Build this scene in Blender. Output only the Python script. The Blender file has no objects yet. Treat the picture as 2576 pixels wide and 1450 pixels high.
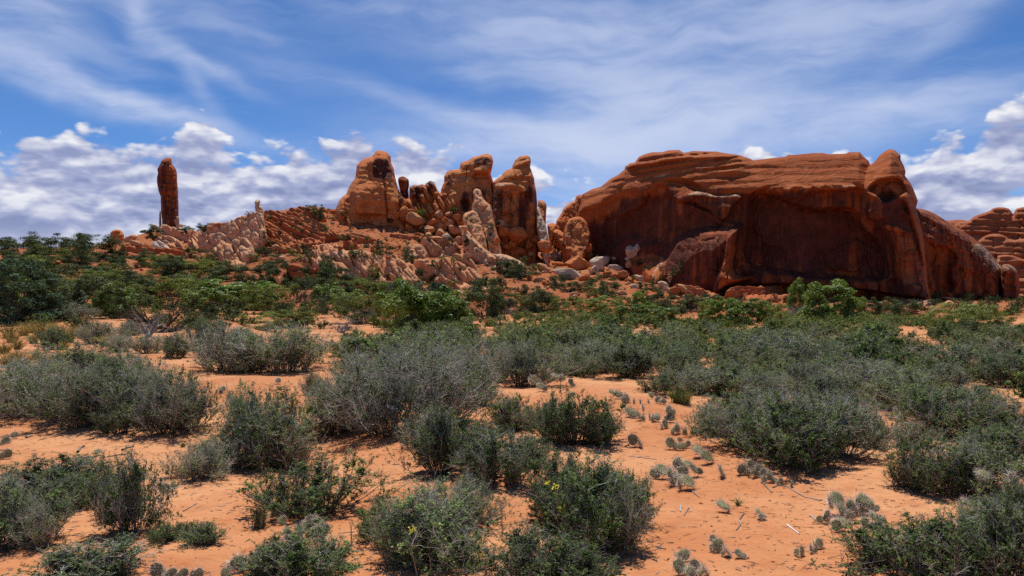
import bpy, bmesh, math, random
import numpy as np
from mathutils import Vector, Matrix, Euler

SC = bpy.context.scene
COL = SC.collection
rad = math.radians

# ---------------------------------------------------------------- camera
F, CX, HY, CAMZ = 1909.0, 1288.0, 755.0, 1.7      # focal length and horizon in 2576-wide picture units
cam_d = bpy.data.cameras.new('camera')
cam = bpy.data.objects.new('camera', cam_d)
COL.objects.link(cam)
cam.location = (0, 0, CAMZ)
cam.rotation_euler = (rad(90), 0, 0)
cam_d.sensor_width = 36.0
cam_d.lens = 36.0 * F / 2576.0
cam_d.shift_y = (HY - 725.0) / 2576.0
cam_d.clip_start = 0.1
cam_d.clip_end = 30000.0
SC.camera = cam
SC.render.resolution_x, SC.render.resolution_y = 1024, 576
SC.view_settings.view_transform = 'Standard'
SC.view_settings.look = 'None'
SC.view_settings.exposure = 0.0
SC.view_settings.gamma = 1.0
SC.cycles.max_bounces = 6
SC.cycles.diffuse_bounces = 3
SC.cycles.glossy_bounces = 1
SC.cycles.transmission_bounces = 2
SC.cycles.transparent_max_bounces = 4
try:
    SC.cycles.use_denoising = False
except Exception:
    pass

# ---------------------------------------------------------------- sun
SUN_EL, SUN_AZ = 68.0, -6.0                        # degrees; azimuth from +Y (view direction), negative = left
Ldir = Vector((math.sin(rad(SUN_AZ)) * math.cos(rad(SUN_EL)), math.cos(rad(SUN_AZ)) * math.cos(rad(SUN_EL)), math.sin(rad(SUN_EL))))
sun_d = bpy.data.lights.new('sun', 'SUN')
sun_d.energy = 4.5
sun_d.angle = rad(0.53)
sun_d.color = (1.0, 0.955, 0.89)
sun = bpy.data.objects.new('sun', sun_d)
COL.objects.link(sun)
sun.rotation_euler = Ldir.to_track_quat('Z', 'Y').to_euler()

# ---------------------------------------------------------------- node helpers
class NT:
    def __init__(s, tree):
        s.t = tree
        tree.nodes.clear()
    def n(s, typ, **kw):
        nd = s.t.nodes.new(typ)
        for k, v in kw.items():
            setattr(nd, k, v)
        return nd
    def put(s, sock, v):
        if isinstance(v, bpy.types.NodeSocket):
            s.t.links.new(v, sock)
        elif v is not None:
            if hasattr(sock.default_value, '__len__') and not hasattr(v, '__len__'):
                v = (v, v, v, 1)[:len(sock.default_value)]
            if hasattr(v, '__len__') and len(sock.default_value) == 4 and len(v) == 3:
                v = tuple(v) + (1,)
            sock.default_value = v
    def m(s, op, a, b=None, c=None, clamp=False):
        nd = s.n('ShaderNodeMath', operation=op, use_clamp=clamp)
        s.put(nd.inputs[0], a)
        if b is not None: s.put(nd.inputs[1], b)
        if c is not None: s.put(nd.inputs[2], c)
        return nd.outputs[0]
    def add(s, a, b): return s.m('ADD', a, b)
    def sub(s, a, b): return s.m('SUBTRACT', a, b)
    def mul(s, a, b): return s.m('MULTIPLY', a, b)
    def step(s, v, lo, hi, to0=0.0, to1=1.0):
        nd = s.n('ShaderNodeMapRange', interpolation_type='SMOOTHSTEP')
        s.put(nd.inputs[0], v); s.put(nd.inputs[1], lo); s.put(nd.inputs[2], hi)
        s.put(nd.inputs[3], to0); s.put(nd.inputs[4], to1)
        return nd.outputs[0]
    def mix(s, f, a, b, mode='MIX'):
        nd = s.n('ShaderNodeMix', data_type='RGBA', blend_type=mode)
        s.put(nd.inputs[0], f); s.put(nd.inputs[6], a); s.put(nd.inputs[7], b)
        return nd.outputs[2]
    def vm(s, op, a, b=None):
        nd = s.n('ShaderNodeVectorMath', operation=op)
        s.put(nd.inputs[0], a)
        if b is not None: s.put(nd.inputs[1], b)
        return nd.outputs[1] if op in ('DOT_PRODUCT', 'LENGTH') else nd.outputs[0]
    def xyz(s, v):
        nd = s.n('ShaderNodeSeparateXYZ'); s.put(nd.inputs[0], v)
        return nd.outputs
    def cxyz(s, x, y, z):
        nd = s.n('ShaderNodeCombineXYZ')
        for i, v in enumerate((x, y, z)): s.put(nd.inputs[i], v)
        return nd.outputs[0]
    def noise(s, vec, scale, detail=4.0, rough=0.5, dist=0.0, col=False):
        nd = s.n('ShaderNodeTexNoise', noise_dimensions=getattr(s, 'dims', '3D'))
        s.put(nd.inputs['Vector'], vec); s.put(nd.inputs['Scale'], scale)
        s.put(nd.inputs['Detail'], detail); s.put(nd.inputs['Roughness'], rough); s.put(nd.inputs['Distortion'], dist)
        return nd.outputs[1] if col else nd.outputs[0]
    def attr(s, name):
        return s.n('ShaderNodeAttribute', attribute_name=name).outputs['Fac']

# ---------------------------------------------------------------- world: sky and clouds by direction
W = bpy.data.worlds.new('World')
SC.world = W
W.use_nodes = True
w = NT(W.node_tree)
w.dims = '2D'
sky = w.n('ShaderNodeTexSky', sky_type='NISHITA')
sky.sun_disc = False
sky.sun_elevation = rad(SUN_EL)
sky.sun_rotation = rad(SUN_AZ)
sky.altitude = 1500
sky.air_density = 0.8
sky.dust_density = 0.15
sky.ozone_density = 3.0
tc = w.n('ShaderNodeTexCoord')
d = w.vm('NORMALIZE', tc.outputs['Generated'])
dx, dy, dz = w.xyz(d)
az = w.m('ARCTAN2', dx, dy)
el = w.m('ARCSINE', dz)
def AZ(px): return math.atan((px - CX) / F)
def EL(px, py): return math.atan((HY - py) / F * math.cos(AZ(px)))
ae = w.cxyz(az, el, 0.0)

# cirrus veil: two stretched noises
def rotmap(vec, ang, sx, sy, off=(0, 0)):
    nd = w.n('ShaderNodeMapping')
    w.put(nd.inputs[0], vec)
    nd.inputs['Location'].default_value = (off[0], off[1], 0)
    nd.inputs['Rotation'].default_value = (0, 0, ang)
    nd.inputs['Scale'].default_value = (sx, sy, 1)
    return nd.outputs[0]
warp = w.noise(ae, 5.0, 3, 0.5, col=True)
wv = w.vm('SCALE', w.vm('SUBTRACT', warp, (0.5, 0.5, 0.5)))
wv.node.inputs['Scale'].default_value = 0.05
aew = w.vm('ADD', ae, wv)
wv2 = w.vm('SCALE', w.vm('SUBTRACT', w.noise(ae, 13.0, 3, 0.5, col=True), (0.5, 0.5, 0.5)))
wv2.node.inputs['Scale'].default_value = 0.02
aew2 = w.vm('ADD', aew, wv2)
ci1 = w.noise(rotmap(aew2, rad(-12), 3.2, 15.0, (1.3, 0.2)), 1.0, 5, 0.50)
ci2 = w.noise(rotmap(aew2, rad(24), 3.5, 17.0, (4.1, 2.2)), 1.0, 5, 0.52)
ci = w.m('MAXIMUM', w.step(ci1, 0.50, 0.82), w.step(ci2, 0.55, 0.85))
def blob(px, py, rx, ry, ang=0.0, vec=None):
    """soft ellipse in direction space, ang in degrees (clockwise on the picture)"""
    a0, e0 = AZ(px), EL(px, py)
    v = w.vm('SUBTRACT', vec or aew, (a0, e0, 0))
    c, s_ = math.cos(rad(ang)), math.sin(rad(ang))
    u = w.mul(w.vm('DOT_PRODUCT', v, (c, -s_, 0)), F / rx)
    t = w.mul(w.vm('DOT_PRODUCT', v, (s_, c, 0)), F / ry)
    r2 = w.add(w.mul(u, u), w.mul(t, t))
    return w.m('EXPONENT', w.mul(r2, -1.0))
def total(lst):
    o = lst[0]
    for x in lst[1:]: o = w.add(o, x)
    return o
veil = total([
    w.mul(blob(1380, 60, 520, 105, 4), 0.62), w.mul(blob(1900, 20, 420, 90, -4), 0.55),
    w.mul(blob(1640, 245, 330, 58, 12), 0.8), w.mul(blob(1950, 190, 460, 75, -16), 0.55),
    w.mul(blob(1850, 320, 420, 70, 0), 0.75), w.mul(blob(2420, 60, 150, 40, -35), 0.38),
    w.mul(blob(0, 30, 150, 90, 0), 0.55), w.mul(blob(560, 90, 330, 60, 20), 0.25),
    w.mul(blob(1150, 290, 240, 26, 10), 0.75), w.mul(blob(1420, 345, 330, 42, 3), 0.8), w.mul(blob(2250, 300, 180, 40, -12), 0.55),
    w.mul(blob(1450, 440, 260, 80, 0), 0.6), w.mul(blob(1950, 370, 420, 45, 0), 0.5), w.mul(blob(1150, 370, 260, 50, 0), 0.6)])
streak = total([
    w.mul(blob(150, 200, 250, 26, 19, aew2), 0.62), w.mul(blob(400, 290, 240, 24, 13, aew2), 0.6), w.mul(blob(100, 225, 140, 20, 14, aew2), 0.4),
    w.mul(blob(420, 110, 190, 24, 52, aew2), 0.34), w.mul(blob(560, 195, 110, 17, 22, aew2), 0.38),
    w.mul(blob(350, 40, 70, 26, 75, aew2), 0.4), w.mul(blob(440, 155, 130, 14, 10, aew2), 0.3), w.mul(blob(330, 255, 130, 14, 16, aew2), 0.4),
    w.mul(blob(1900, 130, 60, 10, -20, aew2), 0.3)])
fine = w.noise(rotmap(aew2, rad(-18), 9.0, 40.0), 1.0, 6, 0.6)
cirrus = w.add(w.mul(veil, w.step(w.add(w.mul(ci, 0.55), w.mul(fine, 0.75)), 0.02, 0.80, 0.25, 1.0)),
               w.add(w.mul(streak, w.step(fine, 0.22, 0.68, 0.35, 1.0)), w.mul(w.mul(ci, 0.30), w.step(el, 0.55, 0.2))))
cirrus = w.mul(w.sub(1.0, w.m('EXPONENT', w.mul(cirrus, -1.35))), 0.92)

# cumulus bank: height of its top against azimuth
tops = [(-400, 330), (0, 300), (160, 318), (300, 318), (360, 345), (430, 305), (520, 300), (640, 335), (760, 350), (860, 345), (950, 338), (1080, 352), (1200, 372),
        (1330, 400), (1400, 430), (1450, 412), (1520, 408), (1590, 440), (1680, 400), (1790, 360), (1850, 342), (1910, 372), (1990, 400), (2060, 372),
        (2110, 322), (2150, 350), (2230, 385), (2290, 385), (2340, 335), (2400, 292), (2440, 318), (2500, 262), (2576, 225), (2900, 260)]
fc = w.n('ShaderNodeFloatCurve')
a_lo, a_hi = AZ(-400), AZ(2900)
cv = fc.mapping.curves[0]
pts = [((AZ(x) - a_lo) / (a_hi - a_lo), EL(x, y) / 0.4) for x, y in tops]
cv.points[0].location = pts[0]
cv.points[1].location = pts[-1]
for q in pts[1:-1]: cv.points.new(*q)
fc.mapping.update()
w.put(fc.inputs[1], w.mul(w.sub(az, a_lo), 1.0 / (a_hi - a_lo)))
top = w.mul(fc.outputs[0], 0.4)
def cum(dv):
    v = w.vm('ADD', ae, (0.0, dv, 0.0))
    big = w.noise(rotmap(w.vm('ADD', v, (3.7, 1.3, 0)), 0, 6.0, 13.0), 1.0, 2, 0.5)
    det = w.noise(rotmap(w.vm('ADD', v, (0.7, 5.3, 0)), 0, 9.0, 25.0), 1.0, 6, 0.55, 0.1)
    vo = w.n('ShaderNodeTexVoronoi', feature='SMOOTH_F1', voronoi_dimensions='2D')
    w.put(vo.inputs['Vector'], rotmap(w.vm('ADD', v, wv2), 0, 12.0, 24.0))
    vo.inputs['Scale'].default_value = 1.0; vo.inputs['Detail'].default_value = 3.0; vo.inputs['Roughness'].default_value = 0.55; vo.inputs['Smoothness'].default_value = 0.35
    puff = w.sub(0.95, vo.outputs['Distance'])
    return w.add(w.add(w.mul(big, 0.35), w.mul(det, 0.35)), w.mul(puff, 0.32))
c0, c1 = cum(0.0), cum(0.011)
below = w.sub(top, el)
dens = w.add(w.add(w.mul(w.sub(c0, 0.5), 1.25), 0.07), w.m('MINIMUM', w.mul(below, 7.0), w.step(az, 0.05, 0.2, 0.50, 0.34)))
# open sky windows between the bank and the right mesa
gap = total([w.mul(blob(1560, 440, 160, 45, 0, aew), 0.17), w.mul(blob(1250, 420, 60, 26, 0, aew), 0.30), w.mul(blob(1420, 470, 60, 70, 0, aew), 0.10), w.mul(blob(760, 330, 80, 14, 0, aew), 0.16)])
dens = w.sub(w.sub(dens, gap), w.mul(w.step(below, 0.006, -0.02), 0.12))
cmask = w.step(dens, -0.01, 0.12)
lit = w.m('ADD', 0.42, w.mul(w.sub(c0, c1), 4.2), clamp=True)
# broad brighter and darker bands inside the bank, the upper rim brightest
band = w.noise(rotmap(w.vm('ADD', ae, (9.1, 2.4, 0)), rad(3), 4.5, 26.0), 1.0, 5, 0.55)
lit = w.m('ADD', w.mul(lit, 0.62), w.m('ADD', w.mul(w.step(band, 0.36, 0.66), 0.36), w.mul(w.step(below, 0.075, 0.0), 0.22)), clamp=True)
lit = w.m('SUBTRACT', lit, w.mul(w.step(el, 0.085, 0.045), w.step(az, 0.3, -0.1, 0.05, 0.30)), clamp=True)
lit = w.m('ADD', lit, w.mul(w.step(el, 0.11, 0.05), w.mul(w.sub(0.55, lit), 0.5)))
rampc = w.n('ShaderNodeValToRGB')
w.put(rampc.inputs[0], lit)
e = rampc.color_ramp.elements
e[0].position = 0.05; e[0].color = (0.235, 0.275, 0.475, 1)
e[1].position = 0.95; e[1].color = (0.90, 0.90, 0.93, 1)
m1 = e.new(0.38); m1.color = (0.39, 0.425, 0.625, 1)
m2 = e.new(0.66); m2.color = (0.62, 0.64, 0.77, 1)
# sky colour
hs = w.n('ShaderNodeHueSaturation')
w.put(hs.inputs['Color'], sky.outputs[0]); hs.inputs['Saturation'].default_value = 1.22
hs.inputs['Value'].default_value = 1.0
skyc = w.mix(1.0, hs.outputs[0], (0.95, 0.96, 1.08, 1), 'MULTIPLY')
bg_sky = w.n('ShaderNodeBackground'); w.put(bg_sky.inputs[0], skyc); bg_sky.inputs[1].default_value = 0.106
bg_ci = w.n('ShaderNodeBackground'); bg_ci.inputs[0].default_value = (0.62, 0.69, 0.88, 1); bg_ci.inputs[1].default_value = 1.0
bg_cu = w.n('ShaderNodeBackground'); w.put(bg_cu.inputs[0], rampc.outputs[0]); bg_cu.inputs[1].default_value = 1.0
ms1 = w.n('ShaderNodeMixShader'); w.put(ms1.inputs[0], cirrus); w.put(ms1.inputs[1], bg_sky.outputs[0]); w.put(ms1.inputs[2], bg_ci.outputs[0])
ms2 = w.n('ShaderNodeMixShader'); w.put(ms2.inputs[0], w.mul(cmask, 0.94)); w.put(ms2.inputs[1], ms1.outputs[0]); w.put(ms2.inputs[2], bg_cu.outputs[0])
wo = w.n('ShaderNodeOutputWorld'); w.put(wo.inputs[0], ms2.outputs[0])

# ---------------------------------------------------------------- numpy noise
U32 = np.uint32
def _hash(i, j, k, s):
    with np.errstate(over='ignore'):
        h = i.astype(U32) * U32(374761393) + j.astype(U32) * U32(668265263) + k.astype(U32) * U32(2246822519) + U32((s * 3266489917) & 0xffffffff)
        h = (h ^ (h >> U32(13))) * U32(1274126177)
        h = (h ^ (h >> U32(16))) * U32(2654435761)
        h = h ^ (h >> U32(15))
    return h.astype(np.float64) / 4294967295.0
def vnoise(x, y, z, s=0):
    x, y, z = np.broadcast_arrays(np.asarray(x, float), np.asarray(y, float), np.asarray(z, float))
    ix, iy, iz = (np.floor(a).astype(np.int64) for a in (x, y, z))
    fx, fy, fz = x - ix, y - iy, z - iz
    u, v, t = (a * a * a * (a * (a * 6 - 15) + 10) for a in (fx, fy, fz))
    def H(a, b, c): return _hash(ix + a, iy + b, iz + c, s)
    x00 = H(0, 0, 0) * (1 - u) + H(1, 0, 0) * u; x10 = H(0, 1, 0) * (1 - u) + H(1, 1, 0) * u
    x01 = H(0, 0, 1) * (1 - u) + H(1, 0, 1) * u; x11 = H(0, 1, 1) * (1 - u) + H(1, 1, 1) * u
    return ((x00 * (1 - v) + x10 * v) * (1 - t) + (x01 * (1 - v) + x11 * v) * t) * 2 - 1
def fbm(x, y, z, octv=4, s=0, gain=0.5, lac=2.07):
    o, a, f, tot = 0, 1.0, 1.0, 0.0
    for k in range(octv):
        o = o + a * vnoise(np.asarray(x) * f + 17.3 * k, np.asarray(y) * f + 5.1 * k, np.asarray(z) * f, s + k)
        tot += a; a *= gain; f *= lac
    return o / tot
def worley(u, v, s=0, jit=0.85):
    """2D cells: distance to the nearest and second nearest point, and the cell's random value"""
    iu, iv = np.floor(u).astype(np.int64), np.floor(v).astype(np.int64)
    f1 = np.full(u.shape, 9.0); f2 = np.full(u.shape, 9.0); cid = np.zeros(u.shape)
    for a in (-1, 0, 1):
        for b in (-1, 0, 1):
            ci, cj = iu + a, iv + b
            zz = np.zeros_like(ci)
            px_ = ci + 0.5 + jit * (_hash(ci, cj, zz, s) - 0.5)
            py_ = cj + 0.5 + jit * (_hash(ci, cj, zz, s + 7) - 0.5)
            dd = np.hypot(px_ - u, py_ - v)
            near = dd < f1
            f2 = np.where(near, f1, np.minimum(f2, dd))
            cid = np.where(near, _hash(ci, cj, zz, s + 13), cid)
            f1 = np.minimum(f1, dd)
    return f1, f2, cid
def sstep(x, a, b):
    t = np.clip((x - a) / (b - a), 0, 1)
    return t * t * (3 - 2 * t)

# ---------------------------------------------------------------- mesh helpers
def mesh_of(name, V, faces, mats, attrs=None, mat_idx=None, smooth=True):
    """faces: array (n,3|4) or a list of such arrays"""
    if not isinstance(faces, (list, tuple)): faces = [faces]
    me = bpy.data.meshes.new(name)
    V = np.asarray(V, np.float32).reshape(-1, 3)
    me.vertices.add(len(V)); me.vertices.foreach_set('co', V.ravel())
    loops = np.concatenate([f.reshape(-1) for f in faces]).astype(np.int32)
    sizes = np.concatenate([np.full(len(f), f.shape[1]) for f in faces])
    starts = np.concatenate([[0], np.cumsum(sizes)[:-1]]).astype(np.int32)
    me.loops.add(len(loops)); me.loops.foreach_set('vertex_index', loops)
    me.polygons.add(len(sizes)); me.polygons.foreach_set('loop_start', starts)
    me.polygons.foreach_set('use_smooth', np.full(len(sizes), smooth))
    for m_ in (mats if isinstance(mats, (list, tuple)) else [mats]): me.materials.append(m_)
    if mat_idx is not None: me.polygons.foreach_set('material_index', np.asarray(mat_idx, np.int32))
    for k, v in (attrs or {}).items():
        a = me.attributes.new(k, 'FLOAT', 'POINT'); a.data.foreach_set('value', np.asarray(v, np.float32))
    me.update(calc_edges=True)
    return me
def link(name, me, parent=None, loc=None):
    o = bpy.data.objects.new(name, me)
    COL.objects.link(o)
    if parent is not None: o.parent = parent
    if loc is not None: o.location = loc
    return o
def tag(o, label=None, cat=None, group=None, kind=None):
    if label: o['label'] = label
    if cat: o['category'] = cat
    if group: o['group'] = group
    if kind: o['kind'] = kind
    return o
def grid_faces(nr, nc):
    i = np.arange(nr * nc).reshape(nr, nc)
    return np.stack([i[:-1, :-1], i[:-1, 1:], i[1:, 1:], i[1:, :-1]], -1).reshape(-1, 4)
def at(px, py, Y):
    px, py, Y = np.broadcast_arrays(np.asarray(px, float), np.asarray(py, float), np.asarray(Y, float))
    return np.stack([(px - CX) / F * Y, Y, CAMZ + (HY - py) / F * Y], -1)
# enlarged views of the photograph -> picture units
def Z1(p): return [(x * .34694, 345.9 + y * .34694) for x, y in p]
def Z2(p): return [(628.9 + x * .32534, 345.9 + y * .32534) for x, y in p]
def Z3(p): return [(1320.7 + x * .32525, 345.9 + y * .32525) for x, y in p]
def Z4(p): return [(1886.7 + x * .32529, 345.9 + y * .32529) for x, y in p]
def Z5(p): return [(x * .34921, 943.4 + y * .34921) for x, y in p]
def Z6(p): return [(628.9 + x * .34921, 943.4 + y * .34921) for x, y in p]
def Z7(p): return [(1257.8 + x * .34921, 943.4 + y * .34921) for x, y in p]
def Z8(p): return [(1886.7 + x * .34917, 943.4 + y * .34917) for x, y in p]

def chaikin(P, n=1):
    P = np.asarray(P, float)
    for _ in range(n):
        Q = np.roll(P, -1, 0)
        P = np.stack([P * .75 + Q * .25, P * .25 + Q * .75], 1).reshape(-1, 2)
    return P
def sdf(poly, x, y):
    """signed distance (inside positive) and the nearest outline point"""
    P = np.asarray(poly, float)
    shp = x.shape
    x, y = x.ravel(), y.ravel()
    best = np.full(x.shape, 1e18); bx = np.zeros_like(x); by = np.zeros_like(x); ins = np.zeros(x.shape, bool)
    n = len(P)
    for i in range(n):
        ax, ay = P[i]; cx, cy = P[(i + 1) % n]
        ex, ey = cx - ax, cy - ay
        L = ex * ex + ey * ey + 1e-12
        t = np.clip(((x - ax) * ex + (y - ay) * ey) / L, 0, 1)
        qx, qy = ax + t * ex, ay + t * ey
        dd = (x - qx) ** 2 + (y - qy) ** 2
        m = dd < best
        best = np.where(m, dd, best); bx = np.where(m, qx, bx); by = np.where(m, qy, by)
        if ey != 0:
            c = ((ay > y) != (cy > y)) & (x < (cx - ax) * (y - ay) / (cy - ay) + ax)
            ins ^= c
    dist = np.sqrt(best) * np.where(ins, 1, -1)
    return dist.reshape(shp), bx.reshape(shp), by.reshape(shp)
def feat(poly, R, px, py, smooth=1):
    """0..1 inside a polygon, rising over R picture units from its edge"""
    s, _, _ = sdf(chaikin(poly, smooth), px, py)
    return sstep(s, 0, R)
def dome(S, R):
    t = np.clip(S / R, 0, 1)
    return np.sqrt(np.clip(1 - (1 - t) ** 2, 0, 1))

# ---------------------------------------------------------------- terrain: control heights by column and distance
DK = np.array([0.4, 3, 6, 12, 20, 30, 45, 60, 80, 100, 130, 160, 200, 230, 270, 320, 400, 480, 600, 900, 1500, 4000, 12000.])
flat = HY + CAMZ * F / DK
def col(*late):
    """picture heights from 45 m outwards; the near ground is flat"""
    r = flat.copy()
    r[6:6 + len(late)] = late
    r[6 + len(late):] = np.maximum(late[-1] + 12 * np.arange(1, len(r) - 5 - len(late)), 0)
    r[6 + len(late):] = np.minimum(r[6 + len(late):], 750)
    return r
#            45   60   80   100  130  160  200  230  270  320  400  480
TC = {
    -900: col(822, 796, 760, 735, 700, 676, 655, 648, 640, 634, 640, 650),
    0:    col(820, 792, 755, 728, 697, 674, 655, 646, 637, 628, 634, 645),
    200:  col(820, 794, 757, 730, 697, 672, 650, 640, 630, 622, 628, 640),
    300:  col(820, 795, 760, 735, 703, 676, 650, 638, 625, 612, 606, 625),
    430:  col(821, 796, 765, 740, 708, 680, 652, 640, 622, 605, 578, 590),
    520:  col(823, 799, 770, 745, 712, 682, 650, 630, 606, 590, 585, 600),
    600:  col(823, 801, 776, 752, 715, 682, 630, 590, 572, 575, 580, 600),
    680:  col(824, 803, 780, 757, 720, 680, 612, 560, 540, 556, 580, 600),
    780:  col(825, 804, 782, 760, 724, 672, 596, 534, 528, 550, 580, 600),
    900:  col(825, 805, 785, 765, 730, 672, 588, 540, 548, 560, 580, 600),
    1050: col(826, 806, 788, 770, 738, 690, 610, 556, 545, 550, 570, 600),
    1200: col(826, 807, 790, 774, 745, 700, 630, 588, 560, 560, 570, 600),
    1320: col(826, 807, 791, 776, 748, 716, 666, 625, 590, 585, 590, 610),
    1420: col(826, 807, 792, 777, 750, 718, 670, 635, 612, 605, 610, 620),
    1520: col(826, 808, 793, 778, 748, 712, 672, 650, 640, 640, 645, 650),
    1620: col(826, 808, 794, 780, 750, 720, 705, 700, 690, 690, 690, 700),
    1750: col(827, 808, 795, 782, 760, 742, 735, 735, 735, 735, 735, 740),
    1900: col(827, 809, 796, 784, 766, 752, 748, 746, 745, 745, 745, 745),
    2150: col(827, 809, 796, 785, 770, 760, 757, 755, 753, 750, 750, 750),
    2350: col(827, 809, 796, 786, 773, 764, 760, 758, 755, 752, 750, 750),
    2576: col(826, 808, 794, 783, 771, 762, 758, 755, 752, 748, 740, 735),
    3500: col(826, 808, 794, 783, 771, 762, 758, 755, 752, 748, 740, 735),
}
TC[-3200] = TC[-900].copy(); TC[5800] = TC[3500].copy()
TX = np.array(sorted(TC))
TT = np.array([TC[k] for k in TX])
# heights above the eye plane, as slope (py) over log distance: smooth in both directions
def _herm(xk, yk, x):
    """monotone-ish cubic through the knots along axis 0"""
    h = np.diff(xk); dl = np.diff(yk, axis=0) / h[:, None]
    m = np.zeros_like(yk); m[1:-1] = np.where(dl[:-1] * dl[1:] > 0, 2 * dl[:-1] * dl[1:] / (dl[:-1] + dl[1:] + 1e-12), 0)
    m[0], m[-1] = dl[0], dl[-1]
    i = np.clip(np.searchsorted(xk, x) - 1, 0, len(xk) - 2)
    t = ((x - xk[i]) / h[i])[:, None]; hh = h[i][:, None]
    return yk[i] * (2 * t**3 - 3 * t**2 + 1) + m[i] * hh * (t**3 - 2 * t**2 + t) + yk[i + 1] * (-2 * t**3 + 3 * t**2) + m[i + 1] * hh * (t**3 - t**2)
PSTEP = 6.0
PXS = np.arange(-3000, 5600, PSTEP)
_d = [0.45]
while _d[-1] < 11500:
    q = _d[-1]
    _d.append(q * (1.04 if q < 3.5 else 1.0115 if q < 60 else 1.0085 if q < 300 else 1.03))
DS = np.array(_d)
_full = np.linspace(math.log(0.4), math.log(12000), 900)
_zk = CAMZ + (HY - TT) / F * DK[None, :]                      # true heights at the knots
_z1 = _herm(np.log(DK), _zk.T, np.log(DS)).T                 # (cols, D)
ZG = _herm(TX.astype(float), _z1, PXS)                       # (px, D)
GX = (PXS[:, None] - CX) / F * DS[None, :]
GY = np.broadcast_to(DS[None, :], GX.shape)
PY_ = HY - (ZG - CAMZ) / GY * F
_far = sstep(GY, 50, 110)
# gentle dunes near, rough ground and ledges on the hill
ZG = ZG + 0.10 * fbm(GX * .16, GY * .16, 0, 3, 3) * sstep(GY, 3, 9) * (1 - _far) + 0.055 * fbm(GX * .8, GY * .8, 0, 4, 9) * (1 - sstep(GY, 30, 60))
ZG = ZG + _far * (1 - sstep(GY, 500, 900)) * (0.9 * fbm(GX * .07, GY * .07, 0, 4, 21) + 0.35 * np.abs(fbm(GX * .3, GY * .3, 0, 4, 31)))
# low sand mound behind the left shrubs and the bank lip left of the middle
def gauss(px, D, rx, rd): return np.exp(-((PXS[:, None] - px) / rx) ** 2 - ((GY - D) / rd) ** 2)
ZG = ZG + 0.75 * gauss(560, 40, 75, 7) + 0.16 * gauss(640, 15.2, 150, 1.6) + 0.10 * gauss(300, 11, 190, 2.0) + 0.12 * gauss(1500, 12, 260, 2.5) - 0.12 * gauss(800, 9, 120, 1.6)
# stepped ledges of tilted red beds on the ridge
_py = HY - (ZG - CAMZ) / GY * F
_led = sstep(GY, 120, 150) * (1 - sstep(GY, 330, 420)) * sstep(PXS[:, None], 560, 660) * (1 - sstep(PXS[:, None], 1330, 1420))
_u = (ZG - 0.18 * GX + 1.2 * fbm(GX * .05, GY * .05, 0, 3, 41)) / 1.7
_saw = _u - np.floor(_u)
ZG = ZG + _led * 1.0 * (sstep(_saw, 0.0, 0.25) - _saw) * (0.5 + 0.8 * np.clip(fbm(GX * .04, GY * .04, 3, 3, 44) + .3, 0, 1))
TERR_PY = HY - (ZG - CAMZ) / GY * F
CUMMIN = np.minimum.accumulate(TERR_PY, axis=1)
def hit_depth(px, py):
    """distance at which the ray through (px,py) first meets the ground"""
    px, py = np.broadcast_arrays(np.asarray(px, float), np.asarray(py, float))
    shp = px.shape; px = px.ravel(); py = py.ravel()
    i = np.clip(np.rint((px - PXS[0]) / PSTEP).astype(int), 0, len(PXS) - 1)
    out = np.empty(len(px))
    for c in np.unique(i):
        m = i == c
        a = -CUMMIN[c]
        j = np.clip(np.searchsorted(a, -py[m]), 1, len(DS) - 1)
        a0, a1 = a[j - 1], a[j]
        t = np.clip((-py[m] - a0) / np.maximum(a1 - a0, 1e-9), 0, 1)
        out[m] = DS[j - 1] * (1 - t) + DS[j] * t
    return out.reshape(shp)
LDS = np.log(DS)
def ground_z(X, Y):
    X, Y = np.broadcast_arrays(np.asarray(X, float), np.asarray(Y, float))
    px = X / Y * F + CX
    fi = np.clip((px - PXS[0]) / PSTEP, 0, len(PXS) - 1.001); i = fi.astype(int); fi = fi - i
    j = np.clip(np.searchsorted(DS, Y) - 1, 0, len(DS) - 2); fj = np.clip((Y - DS[j]) / (DS[j + 1] - DS[j]), 0, 1)
    return (ZG[i, j] * (1 - fi) * (1 - fj) + ZG[i + 1, j] * fi * (1 - fj) + ZG[i, j + 1] * (1 - fi) * fj + ZG[i + 1, j + 1] * fi * fj)

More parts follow.
